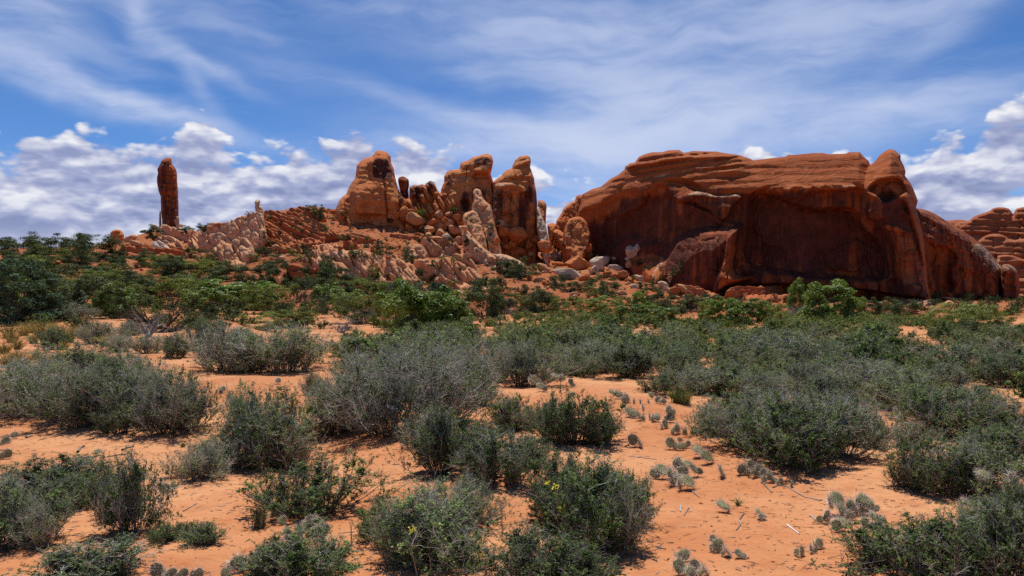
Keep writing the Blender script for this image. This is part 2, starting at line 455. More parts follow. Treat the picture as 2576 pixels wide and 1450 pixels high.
# ---------------------------------------------------------------- materials of rock and ground
def new_mat(name):
    m_ = bpy.data.materials.new(name); m_.use_nodes = True
    return m_, NT(m_.node_tree)
def finish(t, colour, rough=0.9, bump=None, strength=0.5, dist=1.0, spec=0.2):
    b = t.n('ShaderNodeBsdfPrincipled'); o = t.n('ShaderNodeOutputMaterial')
    t.put(b.inputs['Base Color'], colour); t.put(b.inputs['Roughness'], rough)
    b.inputs['Specular IOR Level'].default_value = spec
    if bump is not None:
        bn = t.n('ShaderNodeBump'); bn.inputs['Strength'].default_value = strength; bn.inputs['Distance'].default_value = dist
        t.put(bn.inputs['Height'], bump); t.put(b.inputs['Normal'], bn.outputs[0])
    t.put(o.inputs[0], b.outputs[0])
def rock_mat(name, a, b, c, pale=(0.58, 0.36, 0.225), varnish=(0.062, 0.021, 0.015), v_amt=0.8, scale=1.0, tilt=0.10, bump=0.55):
    m_, t = new_mat(name)
    co = t.n('ShaderNodeNewGeometry').outputs['Position']
    wob = t.vm('SCALE', t.vm('SUBTRACT', t.noise(co, 0.09 * scale, 3, 0.55, col=True), (.5, .5, .5))); wob.node.inputs['Scale'].default_value = 5.0 / scale
    cw = t.vm('ADD', co, wob)
    mp = t.n('ShaderNodeMapping'); t.put(mp.inputs[0], cw); mp.inputs['Rotation'].default_value = (0, tilt, 0); mp.inputs['Scale'].default_value = (.02 * scale, .02 * scale, .55 * scale)
    strata = t.noise(mp.outputs[0], 1.6, 5, 0.62)
    big = t.noise(co, 0.07 * scale, 5, 0.6)
    med = t.noise(co, 0.45 * scale, 6, 0.62)
    fin = t.noise(co, 2.6 * scale, 5, 0.65)
    colr = t.mix(t.step(big, .36, .64), a, b)
    colr = t.mix(t.mul(t.step(strata, .46, .66), .75), colr, c)
    colr = t.mix(t.mul(t.step(med, .50, .72), .35), colr, t.mix(0.5, b, (.62, .30, .15, 1)))
    # lighter orange runs washed down between the dark ones
    m2 = t.n('ShaderNodeMapping'); t.put(m2.inputs[0], co); m2.inputs['Scale'].default_value = (1.3 * scale, .5 * scale, .06 * scale); m2.inputs['Location'].default_value = (7.3, 1.1, 3.7)
    colr = t.mix(t.mul(t.step(t.noise(m2.outputs[0], 1.0, 5, .6), .56, .70), .45), colr, t.mix(.4, b, (.64, .28, .115, 1)))
    # pale bleached stone where the 'pale' attribute says so
    pa = t.attr('pale')
    pm = t.step(t.add(pa, t.mul(t.sub(med, .5), 0.9)), .35, .72)
    colr = t.mix(pm, colr, t.mix(t.step(fin, .4, .65), pale, (pale[0] * .78, pale[1] * .70, pale[2] * .62, 1)))
    # desert varnish: long dark stains down the steep faces; on the mesa also painted shade
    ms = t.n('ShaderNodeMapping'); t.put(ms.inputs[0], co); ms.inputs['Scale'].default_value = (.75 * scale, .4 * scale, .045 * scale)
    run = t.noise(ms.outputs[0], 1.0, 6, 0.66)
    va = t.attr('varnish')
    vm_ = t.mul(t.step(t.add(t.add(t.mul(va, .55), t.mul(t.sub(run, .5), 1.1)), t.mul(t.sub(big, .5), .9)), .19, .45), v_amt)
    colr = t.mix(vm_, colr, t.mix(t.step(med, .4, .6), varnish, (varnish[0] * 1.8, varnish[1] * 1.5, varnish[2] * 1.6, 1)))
    colr = t.mix(0.45, colr, t.mix(fin, (.5, .5, .5, 1), (1.3, 1.3, 1.3, 1)), 'MULTIPLY')
    vo = t.n('ShaderNodeTexVoronoi', feature='DISTANCE_TO_EDGE'); t.put(vo.inputs['Vector'], t.vm('MULTIPLY', cw, (1, 1, .55))); vo.inputs['Scale'].default_value = .22 * scale
    crack = t.step(vo.outputs[0], 0.0, 0.05)
    h = t.add(t.add(t.mul(strata, 1.15), t.mul(med, .30)), t.add(t.mul(fin, .10), t.mul(crack, .10)))
    finish(t, colr, .92, h, bump, 0.85 / scale, .15)
    return m_
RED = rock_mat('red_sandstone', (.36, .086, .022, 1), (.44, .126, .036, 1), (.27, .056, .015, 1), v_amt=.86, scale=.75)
ORANGE = rock_mat('orange_sandstone', (.54, .155, .043, 1), (.62, .222, .072, 1), (.44, .112, .029, 1), v_amt=.97, scale=.62)
PALE = rock_mat('pale_sandstone', (.60, .275, .128, 1), (.68, .355, .185, 1), (.52, .195, .082, 1), pale=(.64, .42, .26), v_amt=.35, scale=.8)
WHITE = rock_mat('bleached_sandstone', (.58, .41, .27, 1), (.65, .49, .35, 1), (.53, .31, .18, 1), pale=(.72, .60, .47), v_amt=.15, scale=.8)
DARKRED = rock_mat('dark_red_beds', (.43, .122, .041, 1), (.52, .180, .066, 1), (.34, .082, .027, 1), v_amt=.35, scale=.85, tilt=.25)
FARRED = rock_mat('far_red_sandstone', (.34, .094, .034, 1), (.41, .135, .052, 1), (.23, .056, .021, 1), v_amt=.5, scale=.7)

g_mat, t = new_mat('desert_sand')
co = t.n('ShaderNodeTexCoord').outputs['Object']
rd = t.attr('red')
n1 = t.noise(co, .35, 5, .6); n2 = t.noise(co, 3.0, 6, .62); n3 = t.noise(co, 26.0, 4, .6); n4 = t.noise(co, .11, 4, .6)
sand = t.mix(t.step(n1, .35, .65), (.55, .212, .083, 1), (.67, .325, .150, 1))
sand = t.mix(t.mul(t.step(n2, .48, .72), .5), sand, (.44, .145, .052, 1))
soil = t.mix(t.step(n1, .35, .65), (.34, .098, .034, 1), (.46, .160, .060, 1))
soil = t.mix(t.mul(t.step(n4, .52, .66), .8), soil, (.46, .20, .095, 1))
crust = t.mul(t.step(t.noise(co, .8, 5, .65), .54, .64), t.step(n3, .35, .6))
sand = t.mix(t.mul(crust, .45), sand, (.40, .17, .085, 1))
colr = t.mix(rd, sand, soil)
colr = t.mix(t.mul(t.step(n3, .56, .74), .35), colr, (.30, .085, .03, 1))
vo = t.n('ShaderNodeTexVoronoi'); t.put(vo.inputs['Vector'], co); vo.inputs['Scale'].default_value = 9.0
speck = t.mul(t.step(vo.outputs['Distance'], .13, .08), t.step(t.noise(co, 1.3, 3), .50, .60))
colr = t.mix(t.mul(speck, .65), colr, (.62, .42, .28, 1))
vo2 = t.n('ShaderNodeTexVoronoi'); t.put(vo2.inputs['Vector'], t.vm('ADD', co, t.vm('SCALE', t.noise(co, 6, 2, col=True)))); vo2.inputs['Scale'].default_value = 3.6
foot = t.mul(t.step(vo2.outputs['Distance'], .05, .24), 1.0)
foot = t.mix(t.step(t.noise(co, .55, 2), .42, .60), (1, 1, 1, 1), foot)
h = t.add(t.add(t.mul(n2, .085), t.mul(n3, .012)), t.add(t.mul(speck, .006), t.mul(foot, .075)))
h = t.add(h, t.mul(rd, t.mul(t.noise(co, .6, 6, .65), .9)))
finish(t, colr, .95, h, .85, 1.0, .1)

_red = np.clip(sstep(GY, 55, 95) + .0, 0, 1)
ground = link('ground', mesh_of('ground', np.stack([GX, GY, ZG], -1).reshape(-1, 3), grid_faces(*GX.shape)[:, ::-1], g_mat, {'red': _red.ravel()}))
tag(ground, 'orange desert sand and red hillside soil', kind='structure')

# ---------------------------------------------------------------- rock masses
def relief(name, outline, depth, R, Tf, Tb, mat, step=2.5, sculpt=None, pale=None, varnish=None, rough=(0.5, .25), smooth=1, parent=None, edge=None, seed=0, fine=0.12, root=6.0, facet=(42, .8), parts=None):
    """A solid rock with a sculpted front: outline in picture units at its own distance, thickness in metres front and back."""
    P = np.asarray(outline, float).copy()
    _d0 = float(np.mean(depth(P[:, 0], P[:, 1]))) if callable(depth) else float(depth)
    low = P[:, 1] > P[:, 1].max() - .10 * np.ptp(P[:, 1])
    P[low, 1] += root / _d0 * F                       # the foot goes well into the ground
    P = chaikin(P, smooth)
    x0, y0 = P.min(0) - step * 1.5; x1, y1 = P.max(0) + step * 1.5
    gx, gy = np.meshgrid(np.arange(x0, x1 + step, step), np.arange(y0, y1 + step, step), indexing='ij')
    S, bx, by = sdf(P, gx, gy)
    inside = S > 0
    cell = inside[:-1, :-1] | inside[1:, :-1] | inside[:-1, 1:] | inside[1:, 1:]
    used = np.zeros_like(inside)
    for a in (0, 1):
        for b in (0, 1):
            used[a:cell.shape[0] + a, b:cell.shape[1] + b] |= cell
    rim = used & ~inside
    gx = np.where(rim, bx, gx); gy = np.where(rim, by, gy); S = np.where(rim, 0, np.maximum(S, 0))
    px, py, s = gx[used], gy[used], S[used]
    Y0 = depth(px, py) if callable(depth) else np.full(px.shape, float(depth))
    bu = dome(s, R)
    bu_b = dome(s, R)
    mpp = Y0 / F
    off = Tf * bu
    if sculpt is not None: off = off + sculpt(px, py, s, mpp) * np.clip(s / (R * .5), 0, 1)
    if facet:
        fs, fa = facet
        w1 = .35 * fbm(px / fs, py / fs, seed, 3, 140 + seed); w2 = .35 * fbm(px / fs, py / fs, seed + 4, 3, 141 + seed)
        f1, f2, cid = worley(px / fs + w1, py / (fs * 1.5) + w2, 150 + seed)
        gxr, gyr = np.floor(cid * 97) / 97 - .5, np.floor(cid * 53 % 1 * 89) / 89 - .5
        off = off + fa * mpp / .085 * (1.3 * (cid - .5) * sstep(f2 - f1, 0, .08) - .35 * (1 - sstep(f2 - f1, 0, .04))) * np.clip(s / R, 0, 1)
    fp = at(px, py, Y0)
    amp, sc = rough
    nz = fbm(fp[:, 0] * sc, fp[:, 2] * sc, Y0 * .1 + seed, 5, 50 + seed, .55)
    ny = fbm(fp[:, 0] * sc, fp[:, 2] * sc, Y0 * .1 + seed + 9, 5, 60 + seed, .55)
    nf = fbm(fp[:, 0] * sc * 4, fp[:, 2] * sc * 4, seed * 1.0, 4, 70 + seed, .6)
    off = off + (amp * 1.6 * ny + fine * nf) * bu
    front = at(px, py, Y0 - off)
    wig = amp * .45
    front[:, 0] += wig * nz; front[:, 2] += wig * .7 * ny * np.clip(s / R, .4, 1)
    back = at(px, py, Y0 + Tb * bu_b)
    back[:, 0] += wig * nz; back[:, 2] += wig * .7 * ny
    idx = -np.ones(inside.shape, int); idx[used] = np.arange(used.sum())
    insu = inside[used]
    bidx = np.where(insu, np.cumsum(insu) - 1 + len(px), np.arange(len(px)))
    i, j = np.nonzero(cell)
    q = np.stack([idx[i, j], idx[i + 1, j], idx[i + 1, j + 1], idx[i, j + 1]], -1)
    V = np.concatenate([front, back[insu]])
    fb = bidx[q][:, ::-1]
    def at_(f, dflt):
        v = f(px, py, s) if callable(f) else np.full(px.shape, dflt if f is None else f)
        return np.concatenate([v, v[insu]])
    att = {'pale': at_(pale, 0.0), 'varnish': at_(varnish, 0.3)}
    if not parts:
        return link(name, mesh_of(name, V, [q, fb], mat, att), parent)
    # named parts: the front faces inside each part's outline make a mesh of their own
    cxq, cyq = px[q].mean(1), py[q].mean(1)
    owner = -np.ones(len(q), int)
    for k, (pn, pol) in enumerate(parts):
        sd, _, _ = sdf(chaikin(pol, 1), cxq, cyq)
        owner[(sd > 0) & (owner < 0)] = k
    body = link(name, mesh_of(name, V, [q[owner < 0], fb], mat, att), parent)
    for k, (pn, pol) in enumerate(parts):
        sub = q[owner == k]
        u, inv = np.unique(sub, return_inverse=True)
        link(pn, mesh_of(pn, V[u], inv.reshape(-1, 4), mat, {a: b[u] for a, b in att.items()}), body)
    return body
def strata_prof(px, py, period, tilt, wob, seed, sharp=.5):
    wv_ = py - tilt * px + wob * fbm(px / 90, py / 60, 0, 3, seed)
    v = wv_ / period
    v = v + .35 * vnoise(v * .7, px / 400, 0, seed + 3)
    k = np.floor(v); f = v - k
    return np.power(np.clip(1 - np.abs(2 * f - 1), 0, 1), sharp) * (0.45 + .9 * _hash(k.astype(np.int64), k.astype(np.int64) * 0, k.astype(np.int64) * 0, seed + 5))
def cells(px, py, lu, lv, ang, seed, wob=0.25):
    """rounded cells lu x lv picture units, long axis turned ang degrees down to the right"""
    c, s_ = math.cos(rad(ang)), math.sin(rad(ang))
    u = (px * c + py * s_) / lu; v = (-px * s_ + py * c) / lv
    u = u + wob * fbm(px / 40, py / 40, 0, 3, seed + 1); v = v + wob * fbm(px / 40, py / 40, 5, 3, seed + 2)
    f1, f2, cid = worley(u, v, seed)
    x = np.clip((f2 - f1) / .55, 0, 1)
    return 1 - (1 - x) ** 2.2, cid

# --- the long red mesa on the right
mesa_out = Z3([(300, 1010), (330, 800), (395, 620), (430, 500), (445, 440), (515, 402), (590, 380), (660, 320), (720, 290), (770, 250), (775, 225), (815, 200), (850, 195), (880, 150), (925, 130), (985, 115), (1060, 115),
               (1110, 100), (1190, 97), (1225, 120), (1300, 105), (1380, 108), (1480, 110), (1560, 125), (1650, 135), (1740, 165), (1765, 178)]) + \
    Z4([(130, 165), (270, 150), (300, 135), (360, 135), (480, 122), (560, 120), (600, 130), (740, 127), (765, 115), (850, 115), (878, 150), (915, 180), (930, 215), (962, 190), (980, 170), (1000, 140), (1040, 110), (1075, 90), (1120, 100),
        (1165, 140), (1165, 175), (1190, 220), (1205, 262), (1200, 300), (1240, 350), (1262, 392), (1300, 490), (1287, 545), (1312, 640), (1345, 800), (1352, 900), (1362, 1000), (1372, 1130), (1442, 1258), (1442, 1340), (0, 1340)]) + \
    Z3([(1500, 1330), (900, 1300), (500, 1200)])
mesa_top = [(1420, 520), (1470, 480), (1512, 468), (1570, 415), (1620, 390), (1700, 380), (1890, 400), (2000, 392), (2160, 385), (2190, 410), (2240, 375), (2280, 420), (2310, 520), (2360, 800)]
def mesa_depth(px, py): return np.interp(px, [1300, 1420, 1520, 1640, 1800, 2000, 2400], [236, 228, 214, 197, 182, 170, 160])
def mesa_sculpt(px, py, s, m):
    o = np.zeros_like(px)
    dv = py - np.interp(px, [p[0] for p in mesa_top], [p[1] for p in mesa_top])        # picture units under the skyline
    X, Z = (px - CX) * m, (HY - py) * m
    # upper band leans back: the face comes forward as it goes down, then falls away to a hollow wall
    band = np.interp(px, [1420, 1520, 1640, 1760, 1900, 2050, 2180, 2240, 2330], [45, 42, 92, 95, 78, 78, 74, 95, 60])
    lean = sstep(dv / band, 0, 1.05)
    o += 5.4 * lean * np.clip(dv / band, 0, 1) ** .35
    o += 2.3 * np.clip(dv / 16, 0, 1) ** .6
    o -= 1.6 * sstep(dv / band, 1.0, 1.35)
    # bedding ledges of the cap
    up = (1 - sstep(dv / band, .62, 1.1))
    o += up * (.95 - .6 * sstep(px, 1820, 1960)) * strata_prof(px, py - np.interp(px, [1420, 1600, 1750, 1900, 2200], [110, 40, 15, 5, 0]), 19, 0, 4, 5, .6)
    cap = (1 - sstep(dv, 34, 52)) * sstep(px, 1480, 1560) * (1 - sstep(px, 1840, 1900))
    o += cap * 1.7 * strata_prof(px, py, 15, -.12, 6, 15, .5)
    # big shaded hollow under the overhang
    hollow = Z3([(1700, 480), (1760, 400), (1900, 360), (2050, 360)]) + Z4([(120, 400), (250, 430), (440, 540), (700, 520), (850, 540), (880, 690), (1050, 810), (1090, 1000), (1090, 1130), (700, 1130), (300, 1080), (60, 1060)]) + Z3([(1780, 1050), (1650, 950), (1690, 700)])
    o -= 4.6 * feat(hollow, 22, px, py)
    hollow2 = Z3([(560, 560), (760, 590), (850, 520), (1000, 330), (1180, 310), (1350, 360), (1450, 430), (1250, 480), (1150, 520), (1180, 640), (1150, 760), (1060, 850), (900, 860), (860, 800), (760, 830), (640, 900), (560, 860), (520, 700)])
    butt = Z3([(900, 1120), (900, 1000), (980, 1010), (1050, 930), (1100, 850), (1160, 778), (1260, 715), (1380, 690), (1500, 690), (1600, 690), (1690, 655), (1690, 700), (1655, 800), (1645, 900), (1620, 980), (1650, 1060), (1800, 1080), (1700, 1130), (1560, 1200), (1430, 1330), (1000, 1330)])
    sb, _, _ = sdf(chaikin(butt), px, py)
    o -= 2.6 * feat(hollow2, 26, px, py) * (1 - sstep(sb, -6, 6))
    arch = Z3([(1020, 330), (1180, 300), (1350, 350), (1430, 420), (1300, 400), (1190, 360), (1090, 360)])
    o -= 1.8 * feat(arch, 10, px, py)
    # flake, its steps, buttress and pillar
    flake = Z3([(1075, 360), (1130, 352), (1190, 372), (1240, 362), (1305, 400), (1335, 405), (1400, 425), (1480, 446), (1560, 446), (1630, 432), (1692, 452), (1685, 490), (1640, 520), (1600, 570), (1570, 640), (1500, 650), (1430, 575), (1360, 545), (1290, 500), (1190, 520), (1130, 470)])
    fl = feat(flake, 9, px, py, 0)
    top_f = np.interp(px, [p[0] for p in Z3([(1075, 0), (1190, 0), (1240, 0), (1330, 0), (1480, 0), (1690, 0)])], [p[1] for p in Z3([(0, 360), (0, 372), (0, 362), (0, 405), (0, 446), (0, 450)])])
    o += fl * (1.5 + 1.9 * np.clip((py - top_f) / 30, 0, 1) - 1.5 * sstep(py, 545, 580))
    lip = feat(Z3([(1330, 405), (1400, 420), (1480, 446), (1560, 446), (1630, 430), (1692, 452), (1680, 480), (1560, 470), (1480, 478), (1380, 470), (1250, 460)]), 6, px, py, 0)
    o += .9 * lip
    rib = feat(Z3([(1180, 510), (1260, 500), (1340, 530), (1420, 560), (1480, 600), (1560, 650), (1680, 650), (1690, 680), (1600, 700), (1560, 720), (1440, 660), (1380, 600), (1280, 560)]), 8, px, py)
    o += 1.2 * rib
    o += 5.5 * np.power(np.clip(sb / 60, 0, 1), .8) + 4.6 * np.clip(sb / 18, 0, 1)
    skirt = feat(Z3([(760, 960), (860, 890), (960, 880), (1060, 900), (1120, 930), (1120, 1100), (1050, 1250), (850, 1200), (750, 1050)]), 30, px, py)
    o += 9.5 * skirt * np.clip((py - 620) / 110, .1, 1.1)
    pil = feat(Z3([(1560, 700), (1640, 690), (1690, 660), (1690, 700), (1650, 800), (1640, 900), (1610, 980), (1640, 1060), (1800, 1075), (1700, 1120), (1560, 1150), (1500, 1240), (1430, 1330), (1440, 1180), (1500, 1020), (1540, 860)]), 9, px, py)
    o += pil * (.8 + 4.5 * np.clip((py - 580) / 150, 0, 1))
    # prow at the right end
    prow = Z4([(905, 240), (930, 215), (985, 160), (1075, 70), (1180, 120), (1230, 270), (1330, 480), (1330, 640), (1375, 800), (1385, 1000), (1400, 1130), (1470, 1350), (1180, 1350), (1130, 1150), (1085, 900), (1060, 800), (960, 690), (870, 640), (850, 540), (880, 400)])
    sp_, _, _ = sdf(chaikin(prow), px, py)
    o += 4.2 * np.power(np.clip(sp_ / 34, 0, 1), .7) + 2.8 * np.clip((py - 500) / 230, 0, 1) * sstep(sp_, 0, 26)
    cave = feat(Z4([(960, 330), (1080, 305), (1165, 300), (1235, 410), (1225, 440), (1130, 480), (1040, 525), (985, 470), (930, 440), (890, 410)]), 11, px, py)
    o -= 3.6 * cave
    ledge_p = feat(Z4([(940, 660), (1060, 660), (1180, 690), (1290, 740), (1250, 770), (1130, 730), (1050, 735), (960, 700)]), 6, px, py)
    o += .9 * ledge_p
    # shelf of broken ledges under the cap on the right of the hollow
    shelf = feat(Z4([(230, 400), (300, 355), (560, 345), (860, 355), (860, 400), (700, 440), (560, 430), (420, 480), (330, 560), (280, 480)]), 12, px, py)
    o += shelf * (1.2 + 1.3 * fbm(px / 16, py / 9, 0, 3, 8))
    # undercut at the foot
    foot = np.interp(px, [1420, 1560, 1660, 1760, 1830, 1900, 1960, 2060, 2180, 2260, 2340, 2370], [690, 700, 706, 718, 738, 714, 712, 716, 728, 742, 748, 756])
    o -= 3.0 * sstep(py, foot - 1, foot + 4) * sstep(px, 1800, 1880)
    o += 1.8 * sstep(py, foot - 70, foot) * (1 - sstep(py, foot, foot + 4)) * sstep(px, 1860, 1960)
    # cracks and facets
    f1, f2, cid = worley(px / 58 + .5 * fbm(px / 50, py / 50, 0, 3, 77), py / 88 + .4 * fbm(px / 50, py / 50, 3, 3, 78), 7)
    low = sstep(dv, 55, 115)
    o += 1.3 * low * (cid - .5) * sstep(f2 - f1, 0, .08)
    o -= .10 * low * (1 - sstep(f2 - f1, 0, .035))
    o += .5 * np.abs(fbm(px / 9, py / 55, 0, 3, 91)) * sstep(dv, 80, 140)
    return o
def mesa_pale(px, py, s):
    v = .75 * feat(Z3([(1240, 440), (1330, 405), (1480, 446), (1630, 432), (1692, 452), (1660, 475), (1480, 478), (1380, 465), (1260, 455)]), 4, px, py, 0)
    v = np.maximum(v, .55 * feat(Z3([(960, 1090), (1000, 1000), (1090, 850), (1165, 778), (1170, 800), (1110, 900), (1060, 1000), (1010, 1080)]), 5, px, py))  # sunlit left edge of the buttress, painted as a paler stripe
    v = np.maximum(v, .45 * feat(Z3([(450, 430), (600, 370), (780, 330), (1000, 280), (1300, 230), (1500, 195), (1740, 170), (1760, 180), (1520, 230), (1200, 290), (900, 345), (600, 420)]), 5, px, py))
    v = np.maximum(v, .50 * feat(Z4([(680, 365), (860, 355), (870, 375), (740, 395), (660, 385)]), 3, px, py))
    return np.maximum(v, .35 * feat(Z3([(1000, 900), (840, 900), (760, 1000), (900, 1150), (1050, 1000)]), 20, px, py))
def mesa_varn_shade(px, py, s):
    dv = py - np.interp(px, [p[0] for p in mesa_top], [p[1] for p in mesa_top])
    v = .05 + .75 * sstep(dv, 60, 115)  # varnish, with the shade below the sunlit upper band painted in
    v -= .7 * feat(Z3([(1600, 850), (1640, 830), (1610, 980), (1640, 1060), (1790, 1075), (1700, 1120), (1560, 1150), (1480, 1210), (1510, 1020)]), 6, px, py)  # pillar kept lighter to look sunlit
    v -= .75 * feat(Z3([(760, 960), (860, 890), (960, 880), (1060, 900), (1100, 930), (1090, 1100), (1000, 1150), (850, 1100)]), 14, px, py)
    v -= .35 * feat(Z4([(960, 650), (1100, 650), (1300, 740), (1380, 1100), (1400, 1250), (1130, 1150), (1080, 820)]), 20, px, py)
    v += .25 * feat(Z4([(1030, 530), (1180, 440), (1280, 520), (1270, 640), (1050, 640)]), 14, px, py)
    v += .35 * feat(Z4([(0, 420), (300, 500), (560, 540), (850, 560), (1080, 820), (1090, 1130), (300, 1050), (0, 1000)]), 40, px, py)  # shade of the hollow painted darker on top of its varnish
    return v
MESA_PARTS = [('flake', Z3([(1075, 356), (1130, 348), (1190, 368), (1240, 358), (1305, 396), (1400, 421), (1480, 442), (1560, 442), (1630, 428), (1697, 450), (1690, 490), (1645, 522), (1604, 572), (1574, 644), (1500, 654), (1430, 579), (1360, 549), (1290, 504), (1190, 524), (1126, 474)])),
    ('buttress', Z3([(950, 1120), (1000, 1010), (1050, 930), (1100, 850), (1160, 774), (1260, 711), (1380, 686), (1500, 686), (1560, 700), (1545, 850), (1520, 1000), (1470, 1120), (1430, 1215), (1430, 1330), (1000, 1330)])),
    ('pillar', Z3([(1560, 700), (1640, 690), (1690, 660), (1695, 700), (1655, 800), (1645, 900), (1615, 980), (1645, 1060), (1800, 1080), (1700, 1125), (1560, 1155), (1500, 1240), (1430, 1330), (1430, 1215), (1470, 1120), (1520, 1000), (1545, 850)])),
    ('prow', Z4([(905, 240), (930, 200), (985, 120), (1075, 40), (1220, 80), (1270, 270), (1370, 480), (1370, 640), (1415, 800), (1425, 1000), (1440, 1130), (1520, 1400), (1180, 1400), (1130, 1150), (1085, 900), (1060, 800), (960, 690), (870, 640), (850, 540), (880, 400)])),
    ('cap_rock', [(1440, 460), (1600, 370), (1700, 360), (1900, 370), (2000, 360), (2184, 365), (2182, 420), (2170, 458), (2050, 462), (1900, 460), (1760, 440), (1640, 445), (1520, 478), (1460, 505)])]
mesa = relief('sandstone_mesa', mesa_out, mesa_depth, 11, 1.6, 16, RED, 2.2, mesa_sculpt, mesa_pale, mesa_varn_shade, (.30, .16), 0, seed=1, fine=.10, facet=None, parts=MESA_PARTS)
tag(mesa, 'long flat topped red sandstone mesa with shadowed hollow face and layered cap', 'mesa')

# --- second fin, end pillar and far cliffs on the right
fin_r = relief('sandstone_fin', Z4([(1230, 560), (1290, 545), (1400, 572), (1480, 620), (1560, 668), (1660, 730), (1760, 800), (1850, 872), (1900, 950), (1948, 1000), (1956, 1040), (1945, 1150), (1960, 1250), (1995, 1340), (1990, 1400), (1250, 1400)]),
    178, 20, 6.0, 9, RED, 2.3,
    lambda px, py, s, m: 3.0 * np.clip((py - np.interp(px, [2290, 2330, 2400, 2460, 2500, 2530], [520, 532, 570, 610, 640, 690])) / 75, 0, 1) ** .6 + .6 * strata_prof(px, py, 26, .55, 12, 25) - 2.2 * feat(Z4([(1360, 860), (1480, 800), (1640, 900), (1560, 1050), (1600, 1200), (1450, 1240), (1390, 1100)]), 14, px, py) + .8 * np.abs(fbm(px / 14, py / 40, 0, 3, 31)),
    lambda px, py, s: .75 * feat(Z4([(1700, 850), (1760, 800), (1850, 868), (1900, 945), (1965, 1000), (1960, 1060), (1890, 1030), (1800, 950), (1740, 920)]), 5, px, py), .62, (.5, .2), 1, seed=2, fine=.12)
tag(fin_r, 'dark red sloping sandstone fin with pale ridge running down from the mesa end', 'rock fin')
pil_r = relief('sandstone_pillar', Z4([(1940, 1000), (1965, 980), (2010, 985), (2045, 1010), (2075, 1050), (2082, 1120), (2095, 1230), (2075, 1290), (2040, 1330), (2010, 1400), (1960, 1400), (1935, 1200)]), 172, 13, 4.2, 5, RED, 2.0,
    lambda px, py, s, m: .5 * strata_prof(px, py, 20, .1, 8, 28), lambda px, py, s: .7 * (1 - sstep(py, 672, 690)), .65, (.5, .25), 1, seed=3)
tag(pil_r, 'short dark sandstone pillar with pale rim at the foot of the sloping fin', 'rock pillar')
far_layers = [
    ('far_cliff', [(2250, 560), (2385, 556), (2410, 552), (2435, 555), (2470, 570), (2520, 620), (2560, 700), (2560, 760), (2200, 760)], 520, 'low rounded red cliff peeping out behind the sloping fin'),
    ('far_cliff', [(2385, 800), (2392, 572), (2412, 558), (2437, 557), (2446, 547), (2462, 540), (2490, 532), (2498, 524), (2522, 521), (2543, 526), (2549, 548), (2553, 530), (2560, 523), (2600, 518), (2700, 516), (2900, 540), (3000, 800)], 430, 'long thinly layered red cliff rising toward the right edge'),
    ('far_cliff', [(2440, 800), (2455, 610), (2480, 592), (2500, 588), (2520, 590), (2545, 606), (2576, 600), (2640, 604), (2760, 640), (2900, 800)], 360, 'lower rounded red dome in front of the banded far cliffs'),
    ('far_cliff', [(2480, 800), (2500, 645), (2540, 640), (2580, 655), (2640, 670), (2760, 690), (2900, 800)], 300, 'smooth orange slickrock slope below the banded far cliffs')]
for k, (nm, out, dp, lab) in enumerate(far_layers):
    o = relief(nm, out, dp, 9, 5 * dp / 400, 20, FARRED, 2.4, (lambda k: lambda px, py, s, m: (10 * m * strata_prof(px, py, (15, 13, 15, 24)[k], .02, 4, 60 + k, .6)) + .5 * m * (py - py.min()))(k), None, .25, (1.2, .08), 1, seed=5 + k, fine=.4)
    tag(o, lab, 'cliff')

# --- spire on the left
spire = relief('sandstone_spire', Z1([(1178, 690), (1176, 600), (1168, 540), (1165, 430), (1150, 390), (1138, 330), (1139, 285), (1146, 265), (1140, 232), (1160, 195), (1172, 168), (1200, 150), (1222, 146), (1241, 150), (1246, 195), (1262, 212), (1275, 232), (1283, 262), (1284, 310),
                                      (1290, 380), (1293, 440), (1295, 520), (1297, 590), (1302, 690)]), 392, 13, 5.5, 7, RED, 1.1,
    lambda px, py, s, m: 1.0 * strata_prof(px, py, 13, .15, 9, 33) + 2.2 * np.clip((py - 398) / 45, 0, 1) + .9 * fbm(px / 9, py / 14, 0, 3, 35) - 1.4 * feat(Z1([(1146, 280), (1190, 290), (1195, 360), (1150, 370)]), 5, px, py) + 1.3 * feat(Z1([(1240, 285), (1285, 280), (1284, 315), (1245, 312)]), 2, px, py),
    lambda px, py, s: .5 * sstep(py, 537, 550) * (1 - sstep(s, 4, 9)), lambda px, py, s: .62 - .6 * feat(Z1([(1240, 285), (1285, 280), (1284, 315), (1245, 312)]), 2, px, py) - .8 * (1 - sstep(py, 400, 412)), (.35, .2), 0, seed=11, fine=.12)
tag(spire, 'tall lone dark red sandstone spire standing on the left ridge', 'rock spire')
for nm, out, dpt, lab in [
    ('rock_slab', [(1153, 670), (1153, 575), (1158, 535), (1168, 535), (1170, 600), (1182, 670)], 389, 'thin pale upright slab against the left foot of the lone spire'),
    ('rock_slab', [(1238, 680), (1236, 630), (1250, 598), (1270, 580), (1288, 572), (1300, 580), (1302, 640), (1305, 680)], 386, 'pale upright slab against the right foot of the lone spire')]:
    tag(relief(nm, Z1(out), dpt, 5, 2.5, 3, PALE, 1.1, None, .7, .1, (.5, .3), 1, seed=12), lab, 'rock slab')

